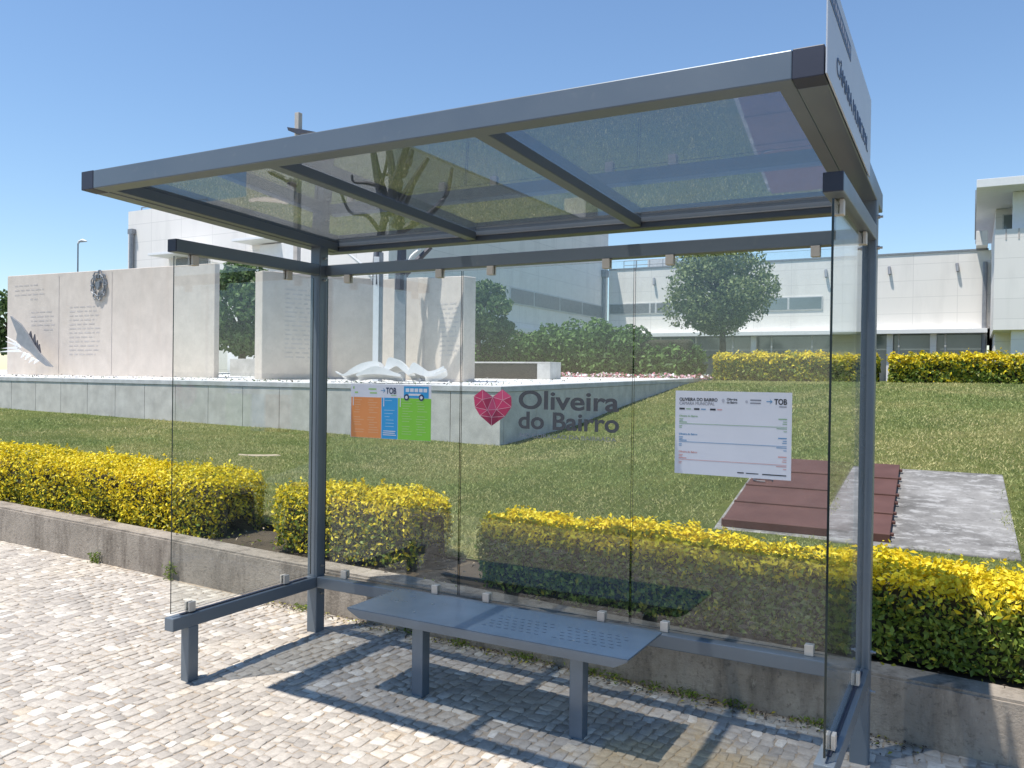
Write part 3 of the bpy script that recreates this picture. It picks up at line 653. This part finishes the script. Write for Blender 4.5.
# ------------------------------------------------------------------ terrace
tz = lambda y: 1.5+.017*(y-8)
te = thing('stone_terrace', 'raised grey panel terrace with white gravel top behind the lawn', 'terrace', (-3.22, 8, .5))
XC = -3.22
def tslope(v): return Vector((v.x, v.y, v.z+.017*(v.y-8)))
x = XC; k = 0
while x > -38:
    x2 = x-(1.0 if k else 1.0)
    obj('wall_panel', bx(x2+.006, x-.006, 8.0, 8.12, .15, 1.40, .004), M['terr'], te); x = x2; k += 1
y = 8.12
while y < 20:
    obj('wall_panel', bx(XC-.12, XC-.001, y+.006, min(y+1.2, 20.1)-.006, .15, 1.40, .004, tslope), M['terr'], te); y += 1.2
bm = bmesh.new(); box(bm, -38.3, XC+.012, 7.985, 8.3, 1.405, 1.5, .006, tslope); box(bm, XC-.30, XC+.012, 8.301, 20.1, 1.405, 1.5, .006, tslope)
obj('coping', bm, M['cope'], te)
obj('backing', bx(-38.2, XC-.13, 8.13, 20, .2, 1.39, 0, tslope), M['terr'], te)
obj('gravel_bed', bx(-38.2, XC-.301, 8.301, 20.1, 1.392, 1.492, 0, tslope), M['gravel'], te)
n = 1500; x = RNG.uniform(-20, -3.6, n); y = 8.35+RNG.random(n)**2*8
P = np.stack([x, y, tz(y)+.002+RNG.random(n)*.02], 1)
struct(leaves('gravel_litter', P, np.tile([0, 0, 1.], (n, 1)), .05, [M['bark'], M['cope'], M['flowerG']], RNG.choice(3, n, p=[.12, .68, .2]), jitter=.6), 'stuff')

# ------------------------------------------------------------------ monument
def slab(name, label, cat, p0, p1, th, z0, z1a, z1b, side=1):
    "standing slab; its face runs p0 -> p1, body behind it"
    p0 = Vector((*p0, 0)); p1 = Vector((*p1, 0)); d = (p1-p0).normalized(); nrm = Vector((-d.y, d.x, 0))*side
    o = thing(name, label, cat, (p0.x, p0.y, z0)); bm = bmesh.new()
    q = [p0, p1, p1+nrm*th, p0+nrm*th]; A = [bm.verts.new((v.x, v.y, z0)) for v in q]; B = [bm.verts.new((v.x, v.y, z)) for v, z in zip(q, (z1a, z1b, z1b, z1a))]
    bm.faces.new(A[::-1]); bm.faces.new(B)
    for i in range(4): bm.faces.new((A[i], A[(i+1) % 4], B[(i+1) % 4], B[i]))
    bmesh.ops.bevel(bm, geom=bm.edges[:], offset=.012, segments=1, affect='EDGES')
    obj('block', bm, M['mono'], o); return o, p0, d, nrm
def engraving(o, p0, d, nrm, u0, u1, rows, z, dz, hh=.045):
    bm = bmesh.new()
    for r in range(rows):
        u = u0; e = u0+(u1-u0)*random.uniform(.75, 1)
        while u < e:
            wl = random.uniform(.08, .32); a = p0+d*u-nrm*.004; b = p0+d*min(u+wl, e)-nrm*.004; zz = z-r*dz
            v = [bm.verts.new(p) for p in ((a.x, a.y, zz), (b.x, b.y, zz), (b.x, b.y, zz+hh), (a.x, a.y, zz+hh))]; bm.faces.new(v); u += wl+.07
    obj('inscription', bm, M['engrave'], o)
ZB = 1.54
o, p0, d, nr = slab('monument_wall', 'long pale concrete memorial wall with inscriptions and round bronze crest', 'monument', (-22.67, 11), (-13.46, 11), .16, ZB, 4.60, 4.50)
L0 = -22.67
engraving(o, p0, d, nr, .4, 1.95, 3, 4.25, .14, .03); engraving(o, p0, d, nr, 1.25, 2.55, 4, 3.42, .13, .03); engraving(o, p0, d, nr, 1.9, 2.5, 1, 2.88, .15, .03); engraving(o, p0, d, nr, 1.2, 1.7, 1, 3.82, .1, .03)
engraving(o, p0, d, nr, 3.15, 4.65, 12, 3.52, .125, .03)
bm = bmesh.new()
for xx in (-20.04, -17.6): box(bm, xx, xx+.014, 10.992, 10.998, ZB+.05, 4.48)
obj('panel_joints', bm, M['engrave'], o)
cr = Vector((-18.12, 10.95, 4.12)); bm = bmesh.new()
tube(bm, [cr+Vector((.26*math.cos(a), 0, .31*math.sin(a))) for a in np.linspace(0, 2*math.pi, 25)], .022, 6)
tube(bm, [cr+Vector((.33*math.cos(a)*(1+.08*math.cos(9*a)), 0, .4*math.sin(a)*(1+.08*math.cos(9*a)))) for a in np.linspace(0, 2*math.pi, 73)], .018, 5)
for a in np.linspace(0, 2*math.pi, 9)[:-1]: tube(bm, [cr+Vector((.2*math.cos(a), 0, .2*math.sin(a))), cr+Vector((.36*math.cos(a), 0, .43*math.sin(a)))], .022, 5)
prism(bm, [(cr.x-.09, cr.z+.1), (cr.x+.09, cr.z+.1), (cr.x+.09, cr.z-.02), (cr.x, cr.z-.13), (cr.x-.09, cr.z-.02)], 10.91, 10.96)
for k in (-.11, 0, .11): box(bm, cr.x+k-.03, cr.x+k+.03, 10.93, 10.98, cr.z+.2, cr.z+.29)
obj('crest', bm, M['bronze'], o)
oa, p0, d, nr = slab('monument_slab', 'tall narrow concrete slab with shaded inscribed face behind the left post', 'monument', (-10.55, 9.8), (-9.46, 12.5), .42, ZB, 4.02, 4.08, 1)
engraving(oa, p0, d, nr, .55, 1.35, 16, 3.62, .105, .035)
ob, p0, d, nr = slab('monument_slab', 'sunlit concrete slab crossed by the shadow of the steel tree', 'monument', (-7.16, 11.12), (-5.72, 10.76), .36, ZB, 3.84, 3.78)
engraving(ob, p0, d, nr, .75, 1.4, 12, 3.2, .1, .03)
tag(obj('monument_slab', bx(-8.68, -7.5, 11.8, 12.0, ZB, 3.95, .01), M['mono']), 'shaded concrete slab standing between the steel tree and the sunlit slab', 'monument')
# steel tree
tr = thing('steel_tree_sculpture', 'tall steel tree sculpture with flat trunk and curved branches on the terrace', 'sculpture', (-7.55, 10.19, ZB))
f = lambda v: Vector((-7.54+(v.x*math.cos(.6)-v.y*math.sin(.6)), 10.2+(v.x*math.sin(.6)+v.y*math.cos(.6)), v.z))
bm = bmesh.new(); box(bm, -.10, .10, -.06, .06, ZB, 4.3, .006, f); obj('trunk', bm, M['greymetal'], tr)
bm = bmesh.new(); box(bm, -.10, .02, -.085, -.062, ZB, 4.2, .004, f); obj('trunk_lit_side', bm, M['whitemetal'], tr)  # white plate puts the trunk's sunlit left side into colour
f2 = lambda v: Vector((-7.12+(v.x*math.cos(.25)-v.y*math.sin(.25)), 10.43+(v.x*math.sin(.25)+v.y*math.cos(.25)), v.z))
bm = bmesh.new(); box(bm, -.13, .13, -.03, .03, ZB, 4.15, .006, f2); obj('trunk', bm, M['greymetal'], tr)
def br(pts, d_, r0, r1, mat='darkmetal'):
    P = smooth_path([at(a, b, dd if False else d_+i*.0) for i, (a, b) in enumerate(pts)]); n = len(P)
    bm = bmesh.new(); tube(bm, P, [r0+(r1-r0)*i/(n-1) for i in range(n)], 6); return obj('branch', bm, M[mat], tr)
br([(377, 285), (378, 250), (386, 205), (378, 172), (374, 152)], 17.9, .11, .06)
br([(380, 186), (366, 183), (354, 182), (352, 175)], 17.9, .05, .025)
br([(378, 176), (390, 174), (399, 177)], 17.9, .05, .025)
br([(376, 282), (362, 265), (347, 253)], 17.9, .07, .02, 'whitemetal')
br([(404, 275), (416, 262), (431, 247)], 17.9, .09, .05)
br([(404, 270), (412, 256), (421, 249)], 17.9, .05, .03, 'whitemetal')
br([(400, 290), (402, 240), (398, 190), (408, 165), (412, 150)], 17.9, .12, .06)
br([(399, 205), (414, 180), (428, 158)], 17.9, .10, .05)
br([(402, 230), (428, 215), (446, 195), (452, 168)], 17.9, .09, .04)
br([(379, 230), (366, 215), (350, 212), (340, 190)], 17.9, .06, .03)
# crown limbs added and shaped to cast the branching shadow on the slab behind
SV = Vector((-.195, -.266, .944))
for tg, r0, r1, t_ in (([(437, 366), (440, 335), (437, 305), (430, 280)], .15, .08, 3.3), ([(441, 338), (452, 308), (463, 276)], .13, .08, 3.3), ([(440, 372), (452, 350), (463, 326)], .13, .05, 3.2),
                       ([(432, 368), (424, 330), (419, 300), (417, 284)], .11, .06, 3.25), ([(426, 340), (433, 318), (436, 300)], .06, .04, 3.3)):
    P = smooth_path([at_y(a, b, 10.95-(a-416)*.0065)+SV*t_ for a, b in tg]); n = len(P); bm = bmesh.new()
    tube(bm, P, [.72*(r0+(r1-r0)*i/(n-1)) for i in range(n)], 6); obj('branch', bm, M['darkmetal'], tr)
# second steel piece behind the slab: pole with a wing plate
t2 = thing('steel_pole_sculpture', 'slim stone-grey pole with dark wing plate rising above the shelter roof edge', 'sculpture', tuple(at(299, 376, 22)))
bm = bmesh.new(); q = at(298.5, 113, 22); box(bm, q.x-.07, q.x+.07, q.y-.07, q.y+.07, 1.6, q.z, .006); obj('pole', bm, M['pinkconc'], t2)
a, b, c = at(287, 127, 21.8), at(314, 131.5, 21.8), at(297, 134, 21.8); a2 = at(288, 130.5, 21.8); bm = bmesh.new()
v = [bm.verts.new(p) for p in (a, at(300, 129, 21.8), b, c, a2)] + [bm.verts.new(p+Vector((.1, .35, 0))) for p in (a, at(300, 129, 21.8), b, c, a2)]
bm.faces.new(v[:5]); bm.faces.new(v[5:][::-1])
for i in range(5): bm.faces.new((v[i], v[5+i], v[5+(i+1) % 5], v[(i+1) % 5]))
obj('wing_plate', bm, M['darkmetal'], t2)
bm = bmesh.new(); tube(bm, smooth_path([at(298, 186, 22), at(285, 179, 22), at(268, 171, 22)]), [.1]*4+[.07]*4+[.04], 6); obj('branch', bm, M['darkmetal'], t2)
# white folded sheets at its foot
cs = thing('white_sheet_sculpture', 'white curling sheet metal sculpture lying at the foot of the steel tree', 'sculpture', (-6.1, 8.9, 1.52))
def curl(top, bot, d_, depth):
    "one bent plate: outline given by its upper and lower edges, arched over its depth"
    n = 12; tp = smooth_path([at(a, b, d_) for a, b in top], 4); bt = smooth_path([at(a, b, d_) for a, b in bot], 4); bk = Vector((-.42, .9, 0)).normalized(); bm = bmesh.new(); rows = []
    m = min(len(tp), len(bt))
    for i in range(m):
        t_ = tp[int(i*(len(tp)-1)/(m-1))]; b_ = bt[int(i*(len(bt)-1)/(m-1))]; r = []
        for j in range(5): r.append(bm.verts.new(t_+bk*depth*j/4-Vector((0, 0, .10*(j/4)**2))))
        for j in range(4, -1, -1): r.append(bm.verts.new(b_+bk*depth*j/4-Vector((0, 0, .10*(j/4)**2))))
        rows.append(r)
    k = 10
    for i in range(m-1):
        for j in range(k): bm.faces.new((rows[i][j], rows[i][(j+1) % k], rows[i+1][(j+1) % k], rows[i+1][j]))
    bm.faces.new(rows[0]); bm.faces.new(rows[-1][::-1]); return obj('sheet', bm, M['whitemetal'], cs)
curl([(335, 371), (343, 374), (352, 368), (362, 363), (373, 361), (379, 362)], [(336, 373), (344, 376), (353, 374), (363, 371.5), (373, 372), (379, 373)], 16, .55)
curl([(376, 369), (384, 368), (388, 358), (395, 358.5), (402, 362), (409, 370), (415, 374)], [(376, 373), (384, 373.5), (390, 369), (396, 366), (402, 370), (408, 375), (415, 376)], 15.9, .6)
curl([(408, 371), (413, 362.5), (420, 366), (428, 371), (436, 369.5), (443, 366)], [(408, 375), (414, 373), (420, 375), (428, 376), (437, 372.5), (444, 368.5)], 15.8, .4)
curl([(356, 374), (364, 370), (374, 366), (384, 368), (394, 372), (400, 374)], [(356, 376), (364, 374.5), (374, 374), (384, 374.5), (394, 376), (400, 376.5)], 15.7, .3)
curl([(424, 375), (434, 374), (441, 371), (446, 368.5)], [(424, 376.5), (434, 376), (441, 373.5), (446, 370.5)], 15.6, .2)
# spiky wing by the left wall
wg = thing('metal_wing_sculpture', 'spiky grey and white metal wing sculpture leaning by the left memorial wall', 'sculpture', (-21, 10.5, 1.55))
y0 = 10.4
def P2(a, b): v = at_y(a, b, y0); return (v.x, v.z)
bm = bmesh.new(); prism(bm, [P2(*q) for q in ((10, 316), (20, 324), (27, 334), (33, 345), (38, 352), (52, 367), (46, 366), (38, 360), (30, 352), (20, 345), (16, 340), (17, 334))], y0, y0+.06); obj('spine', bm, M['greymetal'], wg)
for a, b, c in (((26, 335), (28, 331), (30, 342)), ((30, 340), (32, 334), (33, 346)), ((33, 346), (34.5, 340), (35.5, 350)), ((35, 350), (36.5, 344), (38, 353)), ((18, 332), (12, 320), (20, 336))):
    bm = bmesh.new(); prism(bm, [P2(*a), P2(*b), P2(*c)], y0+.07, y0+.10); obj('spike', bm, M['darkmetal'], wg)
for a, b, c in (((19, 346), (3, 348.5), (19, 349)), ((22, 348), (7, 341.5), (20, 344)), ((20, 349), (-1, 352), (23, 352)), ((25, 352), (22, 358), (28, 354)), ((29, 353), (26, 360), (32, 356)), ((33, 357), (30, 363), (36, 359)), ((17, 342), (7, 336.5), (18, 344)), ((37, 359), (35, 364), (40, 361))):
    bm = bmesh.new(); prism(bm, [P2(*a), P2(*b), P2(*c)], y0-.05, y0-.01); obj('spike', bm, M['whitemetal'], wg)
# plinths, bench block, low wall
tag(obj('stone_plinth', bx(-15.75, -14.5, 13.6, 14.4, 1.5, 2.1, .012), M['cope']), 'pale grey stone plinth between the memorial wall and tall slab', 'plinth')
tag(obj('garden_wall', bx(-23.6, -20.2, 20.6, 20.85, 1.5, 2.85, .02), M['whitemetal']), 'low white rendered wall behind the plinth under the tree', 'wall')
bb = thing('stone_bench', 'long dark stone bench block with pale end on the terrace', 'bench', (-7.2, 15, 1.6))
obj('body', bx(-9.2, -6.14, 15, 15.6, 1.5, 2.02, .01), M['blackstone'], bb); obj('end_block', bx(-6.135, -5.76, 14.98, 15.62, 1.5, 2.02, .01), M['cope'], bb); obj('top_slab', bx(-9.2, -5.76, 14.98, 15.62, 2.022, 2.06, .006), M['cope'], bb)

# flowers along the terrace end
n = 1700; x = RNG.uniform(-9.5, -2.9, n); y = RNG.uniform(19.0, 19.9, n); P = np.stack([x, y, 1.66+RNG.random(n)*.14+.03*np.sin(x*4)], 1)
struct(leaves('flowers', P, np.tile([0, -.4, .8], (n, 1)), .085, [M['flowerP'], M['flowerG'], M['whitemetal']], RNG.choice(3, n, p=[.5, .32, .18]), aspect=1.2), 'stuff')

# ------------------------------------------------------------------ trees
def crown(name, blobs, n, size, mat, parent, jitter=1.0, flat_=.75):
    P = []; N = []; tot = sum(b[1]**2 for b in blobs)
    for c, r in blobs:
        k = int(n*r*r/tot); d = unit(RNG.normal(0, 1, (k, 3))); rr = r*(1-np.abs(RNG.normal(0, .16, k))); rr *= 1+.22*wob(d*3+np.array(c), 1.6, r*7)
        q = d*rr[:, None]; q[:, 2] *= flat_; P.append(np.array(c)+q); N.append(d)
    P = np.concatenate(P); N = np.concatenate(N); return leaves(name, P, N, size, [mat], np.zeros(len(P), int), parent, jitter=jitter)
def tree(name, label, base, h, cw, cz, n, size, mat, nb=22, seed=1, ch=None, trunk=.14, flat_=.75, group=None):
    random.seed(seed); t = thing(name, label, 'tree', base, group); b = Vector(base); ch = ch or cw*.7
    blobs = []
    for i in range(nb):
        a = random.uniform(0, 2*math.pi); e = random.uniform(-1, 1); rad = math.sqrt(max(0, 1-e*e))*random.uniform(.45, .85)
        blobs.append(((b.x+math.cos(a)*rad*cw, b.y+math.sin(a)*rad*cw, cz+e*ch*.72), random.uniform(.24, .42)*cw))
    bm = bmesh.new(); top = Vector((b.x+.1, b.y, cz+ch*.3)); tube(bm, smooth_path([b-Vector((0, 0, .3)), b+Vector((.05, 0, (cz-ch-b.z)*.5+.2)), Vector((b.x+.02, b.y, cz-ch*.6)), top]), [trunk*(1-.055*i) for i in range(13)], 8)
    tk = obj('trunk', bm, M['bark'], t)
    bm = bmesh.new()
    for c, r in blobs: tube(bm, smooth_path([Vector((b.x, b.y, cz-ch*random.uniform(.2, .8))), Vector(c)*.6+Vector((b.x, b.y, cz))*.4-Vector((0, 0, .1)), Vector(c)], 3), [trunk*.4, trunk*.36, trunk*.32, trunk*.26, trunk*.2, trunk*.14, trunk*.1], 5)
    obj('limbs', bm, M['bark'], tk)
    crown('crown', blobs, n, size, mat, t, flat_=flat_); return t
tree('pine_tree', 'round dark pine tree on a thin trunk in front of the white building', (-4.75, 27.7, 1.68), 5, 2.3, 5.05, 22000, .13, M['pine'], 44, 3, 1.62, .17, .72)
GT = 'leafy trees behind the memorial walls'
tree('leafy_tree', 'dense leafy tree showing between the memorial wall and tall slab', (-20.0, 18, 1.6), 5, 2.1, 3.95, 9000, .22, M['broad'], 30, 4, 1.8, .2, group=GT)
tree('leafy_tree', 'small leafy tree right of the sunlit slab', (-12.2, 22, 1.6), 4, 1.6, 3.95, 5000, .18, M['broad'], 18, 5, 1.2, .13, group=GT)
tree('leafy_tree', 'leafy tree at the far left edge behind the memorial wall', (-33.2, 17.5, 1.6), 4, 1.9, 3.9, 5000, .22, M['broad'], 18, 6, 1.7, .16, group=GT)
def shrubs(label, x0, x1, y, z0, zt, n, seed, name='cypress_hedge', depth=1.0):
    h = thing(name, label, 'hedge', ((x0+x1)/2, y, z0)); random.seed(seed); blobs = []; x = x0
    while x < x1:
        top = zt(x)+random.uniform(-.25, .2)
        for z in np.arange(z0+.25, top-.2, .42): blobs.append(((x+random.uniform(-.2, .2), y+random.uniform(-.3, .3)*depth, z), random.uniform(.42, .58)))
        blobs.append(((x, y, top-.2), .36)); x += .42
    crown('foliage', blobs, n, .17, M['cypress'], h, flat_=1.05)
    bm = bmesh.new(); box(bm, x0, x1, y-.25, y+.25, z0, z0+(zt(x0)-z0)*.75, .1); obj('inner_twigs', bm, M['twig'], h); return h
shrubs('long tall clipped dark cypress hedge behind the terrace', -13.2, -6.9, 22.3, 1.6, lambda x: 2.9+.075*(x+13), 12000, 8)
shrubs('taller feathery dark cypress shrubs at the right end of the hedge', -7.1, -4.1, 21.7, 1.6, lambda x: 3.36-.22*(x+7.1), 9000, 9, 'cypress_shrubs')
tag(leaves('dark_shrub', (lambda d: np.array([-9.6, 16.6, 2.0])+d*np.array([.5, .4, .55]))(RNG.normal(0, .55, (900, 3))), np.tile([0, 0, 1.], (900, 1)), .1, [M['cypress']], np.zeros(900, int)), 'small dark shrub behind the stone bench', 'shrub')
G2 = 'yellow hedges at the top of the lawn'
hedge('distant yellow-topped hedge below the pine tree', -3.0, 1.45, 20, 20.9, 2.37, 1.64, 1100, .09, (.08, .7), G2, 11, lump=.06)
hedge('distant yellow hedge at the right edge by the building', 1.75, 7.5, 19.9, 20.8, 2.33, 1.62, 1100, .09, (.12, .75), G2, 12, lump=.06)

# ------------------------------------------------------------------ street lamp far left
q = at(78, 243, 60); lp = thing('street_lamp', 'slim street lamp far behind the left memorial wall', 'street lamp', (q.x, q.y, 1.5))
bm = bmesh.new(); tube(bm, [(q.x, q.y, 1.2), (q.x, q.y, q.z)], [.075, .05], 8); obj('pole', bm, M['greymetal'], lp)
bm = bmesh.new(); P = [q+Vector((0, 0, -.05)), q+Vector((.06, .06, .12)), q+Vector((.30, .15, .18)), q+Vector((.62, .26, .12))]; tube(bm, P, [.06, .09, .13, .05], 8); obj('lamp_head', bm, M['whitemetal'], lp)

# ------------------------------------------------------------------ buildings
def win(parent, x0, x1, y0, y1, z0, z1, axis, glass='winglass', mull=()):
    "a framed window standing on a wall; axis is the wall normal"
    if axis == 'x':
        bm = bx(x0, x0+.05, y0, y1, z0, z1); o = obj('window', bm, M['frame'], parent)
        cuts = [y0]+list(mull)+[y1]
        for a, b in zip(cuts, cuts[1:]): obj('pane', bx(x0+.052, x0+.06, a+.06, b-.06, z0+.06, z1-.06), M[glass], o)
    else:
        bm = bx(x0, x1, y0-.05, y0, z0, z1); o = obj('window', bm, M['frame'], parent)
        cuts = [x0]+list(mull)+[x1]
        for a, b in zip(cuts, cuts[1:]): obj('pane', bx(a+.06, b-.06, y0-.06, y0-.052, z0+.06, z1-.06), M[glass], o)
    return o
ba = thing('town_hall_wing', 'white stone-clad building wing with long strip window behind the monument', 'building', (-25, 30, 1.5))
bm = bmesh.new(); box(bm, -34.4, -26.0, 23.8, 47, 0, 9.9); obj('wall', bm, M['clad'], ba)
bm = bmesh.new(); box(bm, -25.999, -17.7, 23.8, 47.6, 0, 11.5); obj('wall', bm, M['clad'], ba)
obj('roof', bx(-34.45, -17.66, 23.76, 47.6, 11.502, 11.6) if False else bx(-26.05, -17.66, 23.76, 47.6, 11.502, 11.58), M['frame'], ba)
win(ba, -17.699, 0, 34.2, 47.0, 5.2+.35, 6.42, 'x', 'winblind', (36.9, 40.2, 43.4))
bm = bmesh.new(); box(bm, -17.69, -17.2, 33.2, 47, 4.0, 4.25); obj('ledge', bm, M['whitemetal'], ba)
for yy, xx in ((46.7, -17.6),):
    bm = bmesh.new(); tube(bm, [(xx, yy, 1.6), (xx, yy, 8.3)], .14, 8); box(bm, xx-.25, xx+.25, yy-.25, yy+.25, 8.3, 8.75); obj('downpipe', bm, M['greymetal'], ba)
bm = bmesh.new(); tube(bm, [(-33.95, 23.66, 1.6), (-33.95, 23.66, 8.7)], .12, 8); box(bm, -34.13, -33.77, 23.56, 23.79, 8.7, 8.95); obj('downpipe', bm, M['greymetal'], ba)
for (x0, x1, z) in ((-31.3, -28.4, 7.3), (-25.6, -23.6, 7.6)):
    o = obj('canopy', bx(x0, x1, 22.6, 23.79, z, z+.12, .01), M['whitemetal'], ba)
    if x0 < -30: obj('canopy_window', bx(x0+.6, x1-.1, 23.74, 23.79, z-.75, z-.05), M['winblind'], o)
bm = bmesh.new(); box(bm, -24.9, -22.8, 23.6, 23.79, 6.6, 7.55, .02); obj('white_panel', bm, M['whitemetal'], ba)
bm = bmesh.new()
for k in range(5): tube(bm, [(-33.5+k*1.2, 23.9, 9.9), (-33.5+k*1.2, 23.9, 10.05)], .03, 5)
tube(bm, [(-33.5, 23.9, 10.05), (-28.7, 23.9, 10.05)], .025, 5); obj('railing', bm, M['greymetal'], ba)
bm = bmesh.new(); box(bm, -19.5, -18.0, 44.5, 46.5, 11.58, 13.2, .02); obj('plant_room', bm, M['cladp'], ba)

bk = thing('town_hall_main_block', 'wide white stone-clad building with glazed ground floor behind the pine', 'building', (-6, 50, 1.5))
obj('wall', bx(-17.65, 4.47, 47.7, 60, 4.62, 8.85), M['clad'], bk)
obj('parapet', bx(-17.65, 4.35, 47.66, 60, 8.852, 8.95), M['greymetal'], bk)
obj('canopy', bx(-17.65, 4.35, 47.0, 47.69, 4.36, 4.6, .01), M['whitemetal'], bk)
gl = obj('ground_floor_glazing', bx(-17.65, 4.35, 48.0, 60, 0, 4.61), M['winglass'], bk)
bm = bmesh.new()
for x in np.arange(-16.5, 4.3, 2.35): box(bm, x, x+.09, 47.95, 47.999, 1, 4.36)
obj('mullions', bm, M['frame'], gl)
for x in (-8.2, -.6, 1.6): obj('column', bx(x, x+.32, 47.5, 47.8, 1.0, 4.359, .01), M['cladp'], bk)
win(bk, -17.6, -13.2, 47.699, 0, 5.9, 6.62, 'y', 'winblind', (-14.75, -14.35)); win(bk, -13.15, -9.6, 47.699, 0, 5.95, 6.62, 'y'); win(bk, -7.6, -4.1, 47.699, 0, 5.88, 6.68, 'y', 'winglass', (-6.05,))
for x in (-14.5, -9.6, -3.95, -.55, 2.85):
    bm = bmesh.new(); tube(bm, [(x, 47.66, 8.2), (x+.05, 47.52, 7.75)], .085, 8); obj('wall_lamp', bm, M['greymetal'], bk)
bm = bmesh.new()
for x in np.arange(-16.8, -9.5, .9): tube(bm, [(x, 48.2, 8.95), (x, 48.2, 9.5)], .025, 5)
for z in (9.2, 9.5): tube(bm, [(-16.8, 48.2, z), (-9.9, 48.2, z)], .025, 5)
obj('railing', bm, M['greymetal'], bk)
bm = bmesh.new(); box(bm, -15.8, -13.8, 50, 52, 8.95, 9.75, .02); obj('plant_room', bm, M['frame'], bk)
bm = bmesh.new(); tube(bm, [(4.2, 47.5, 1.5), (4.2, 47.5, 8.2)], .12, 8); obj('downpipe', bm, M['greymetal'], bk)

br_ = thing('entrance_block', 'tall white block with overhanging flat roof at the right edge', 'building', (8, 42, 1.5))
obj('wall', bx(4.48, 20, 39.9, 58, 4.1, 8.68), M['cladp'], br_)
obj('lower_wall', bx(4.6, 20, 42.5, 58, 0, 4.099), M['clad'], br_)
obj('column', bx(5.2, 5.75, 40.2, 40.8, 1, 4.099, .01), M['cladp'], br_)
o = obj('upper_wall', bx(4.6, 20, 45, 56, 8.681, 10.54), M['cladp'], br_)
win(br_, 4.9, 6.0, 44.999, 0, 9.3, 10.25, 'y')
obj('upper_wall', bx(5.15, 20, 40.6, 42.9, 8.681, 10.35), M['cladp'], br_) if False else obj('white_pier', bx(5.2, 9, 40.9, 41.2, 8.681, 10.54, .01), M['whitemetal'], br_)
obj('roof', bx(3.72, 22, 39.3, 57, 10.55, 10.92, .01), M['whitemetal'], br_)
bm = bmesh.new(); box(bm, 3.75, 4.3, 46.6, 48.2, 8.96, 9.75, .02); obj('roof_plant', bm, M['cladp'], br_)
bm = bmesh.new(); tube(bm, [(3.7, 44, 8.9), (3.7, 44, 11.4)], .03, 5); obj('mast', bm, M['greymetal'], br_)
bm = bmesh.new()
for x in (4.9, 5.4, 5.9): box(bm, x, x+.05, 39.88, 39.898, 8.2, 8.68)
obj('grooves', bm, M['engrave'], br_)
print('objects', len(D.objects))
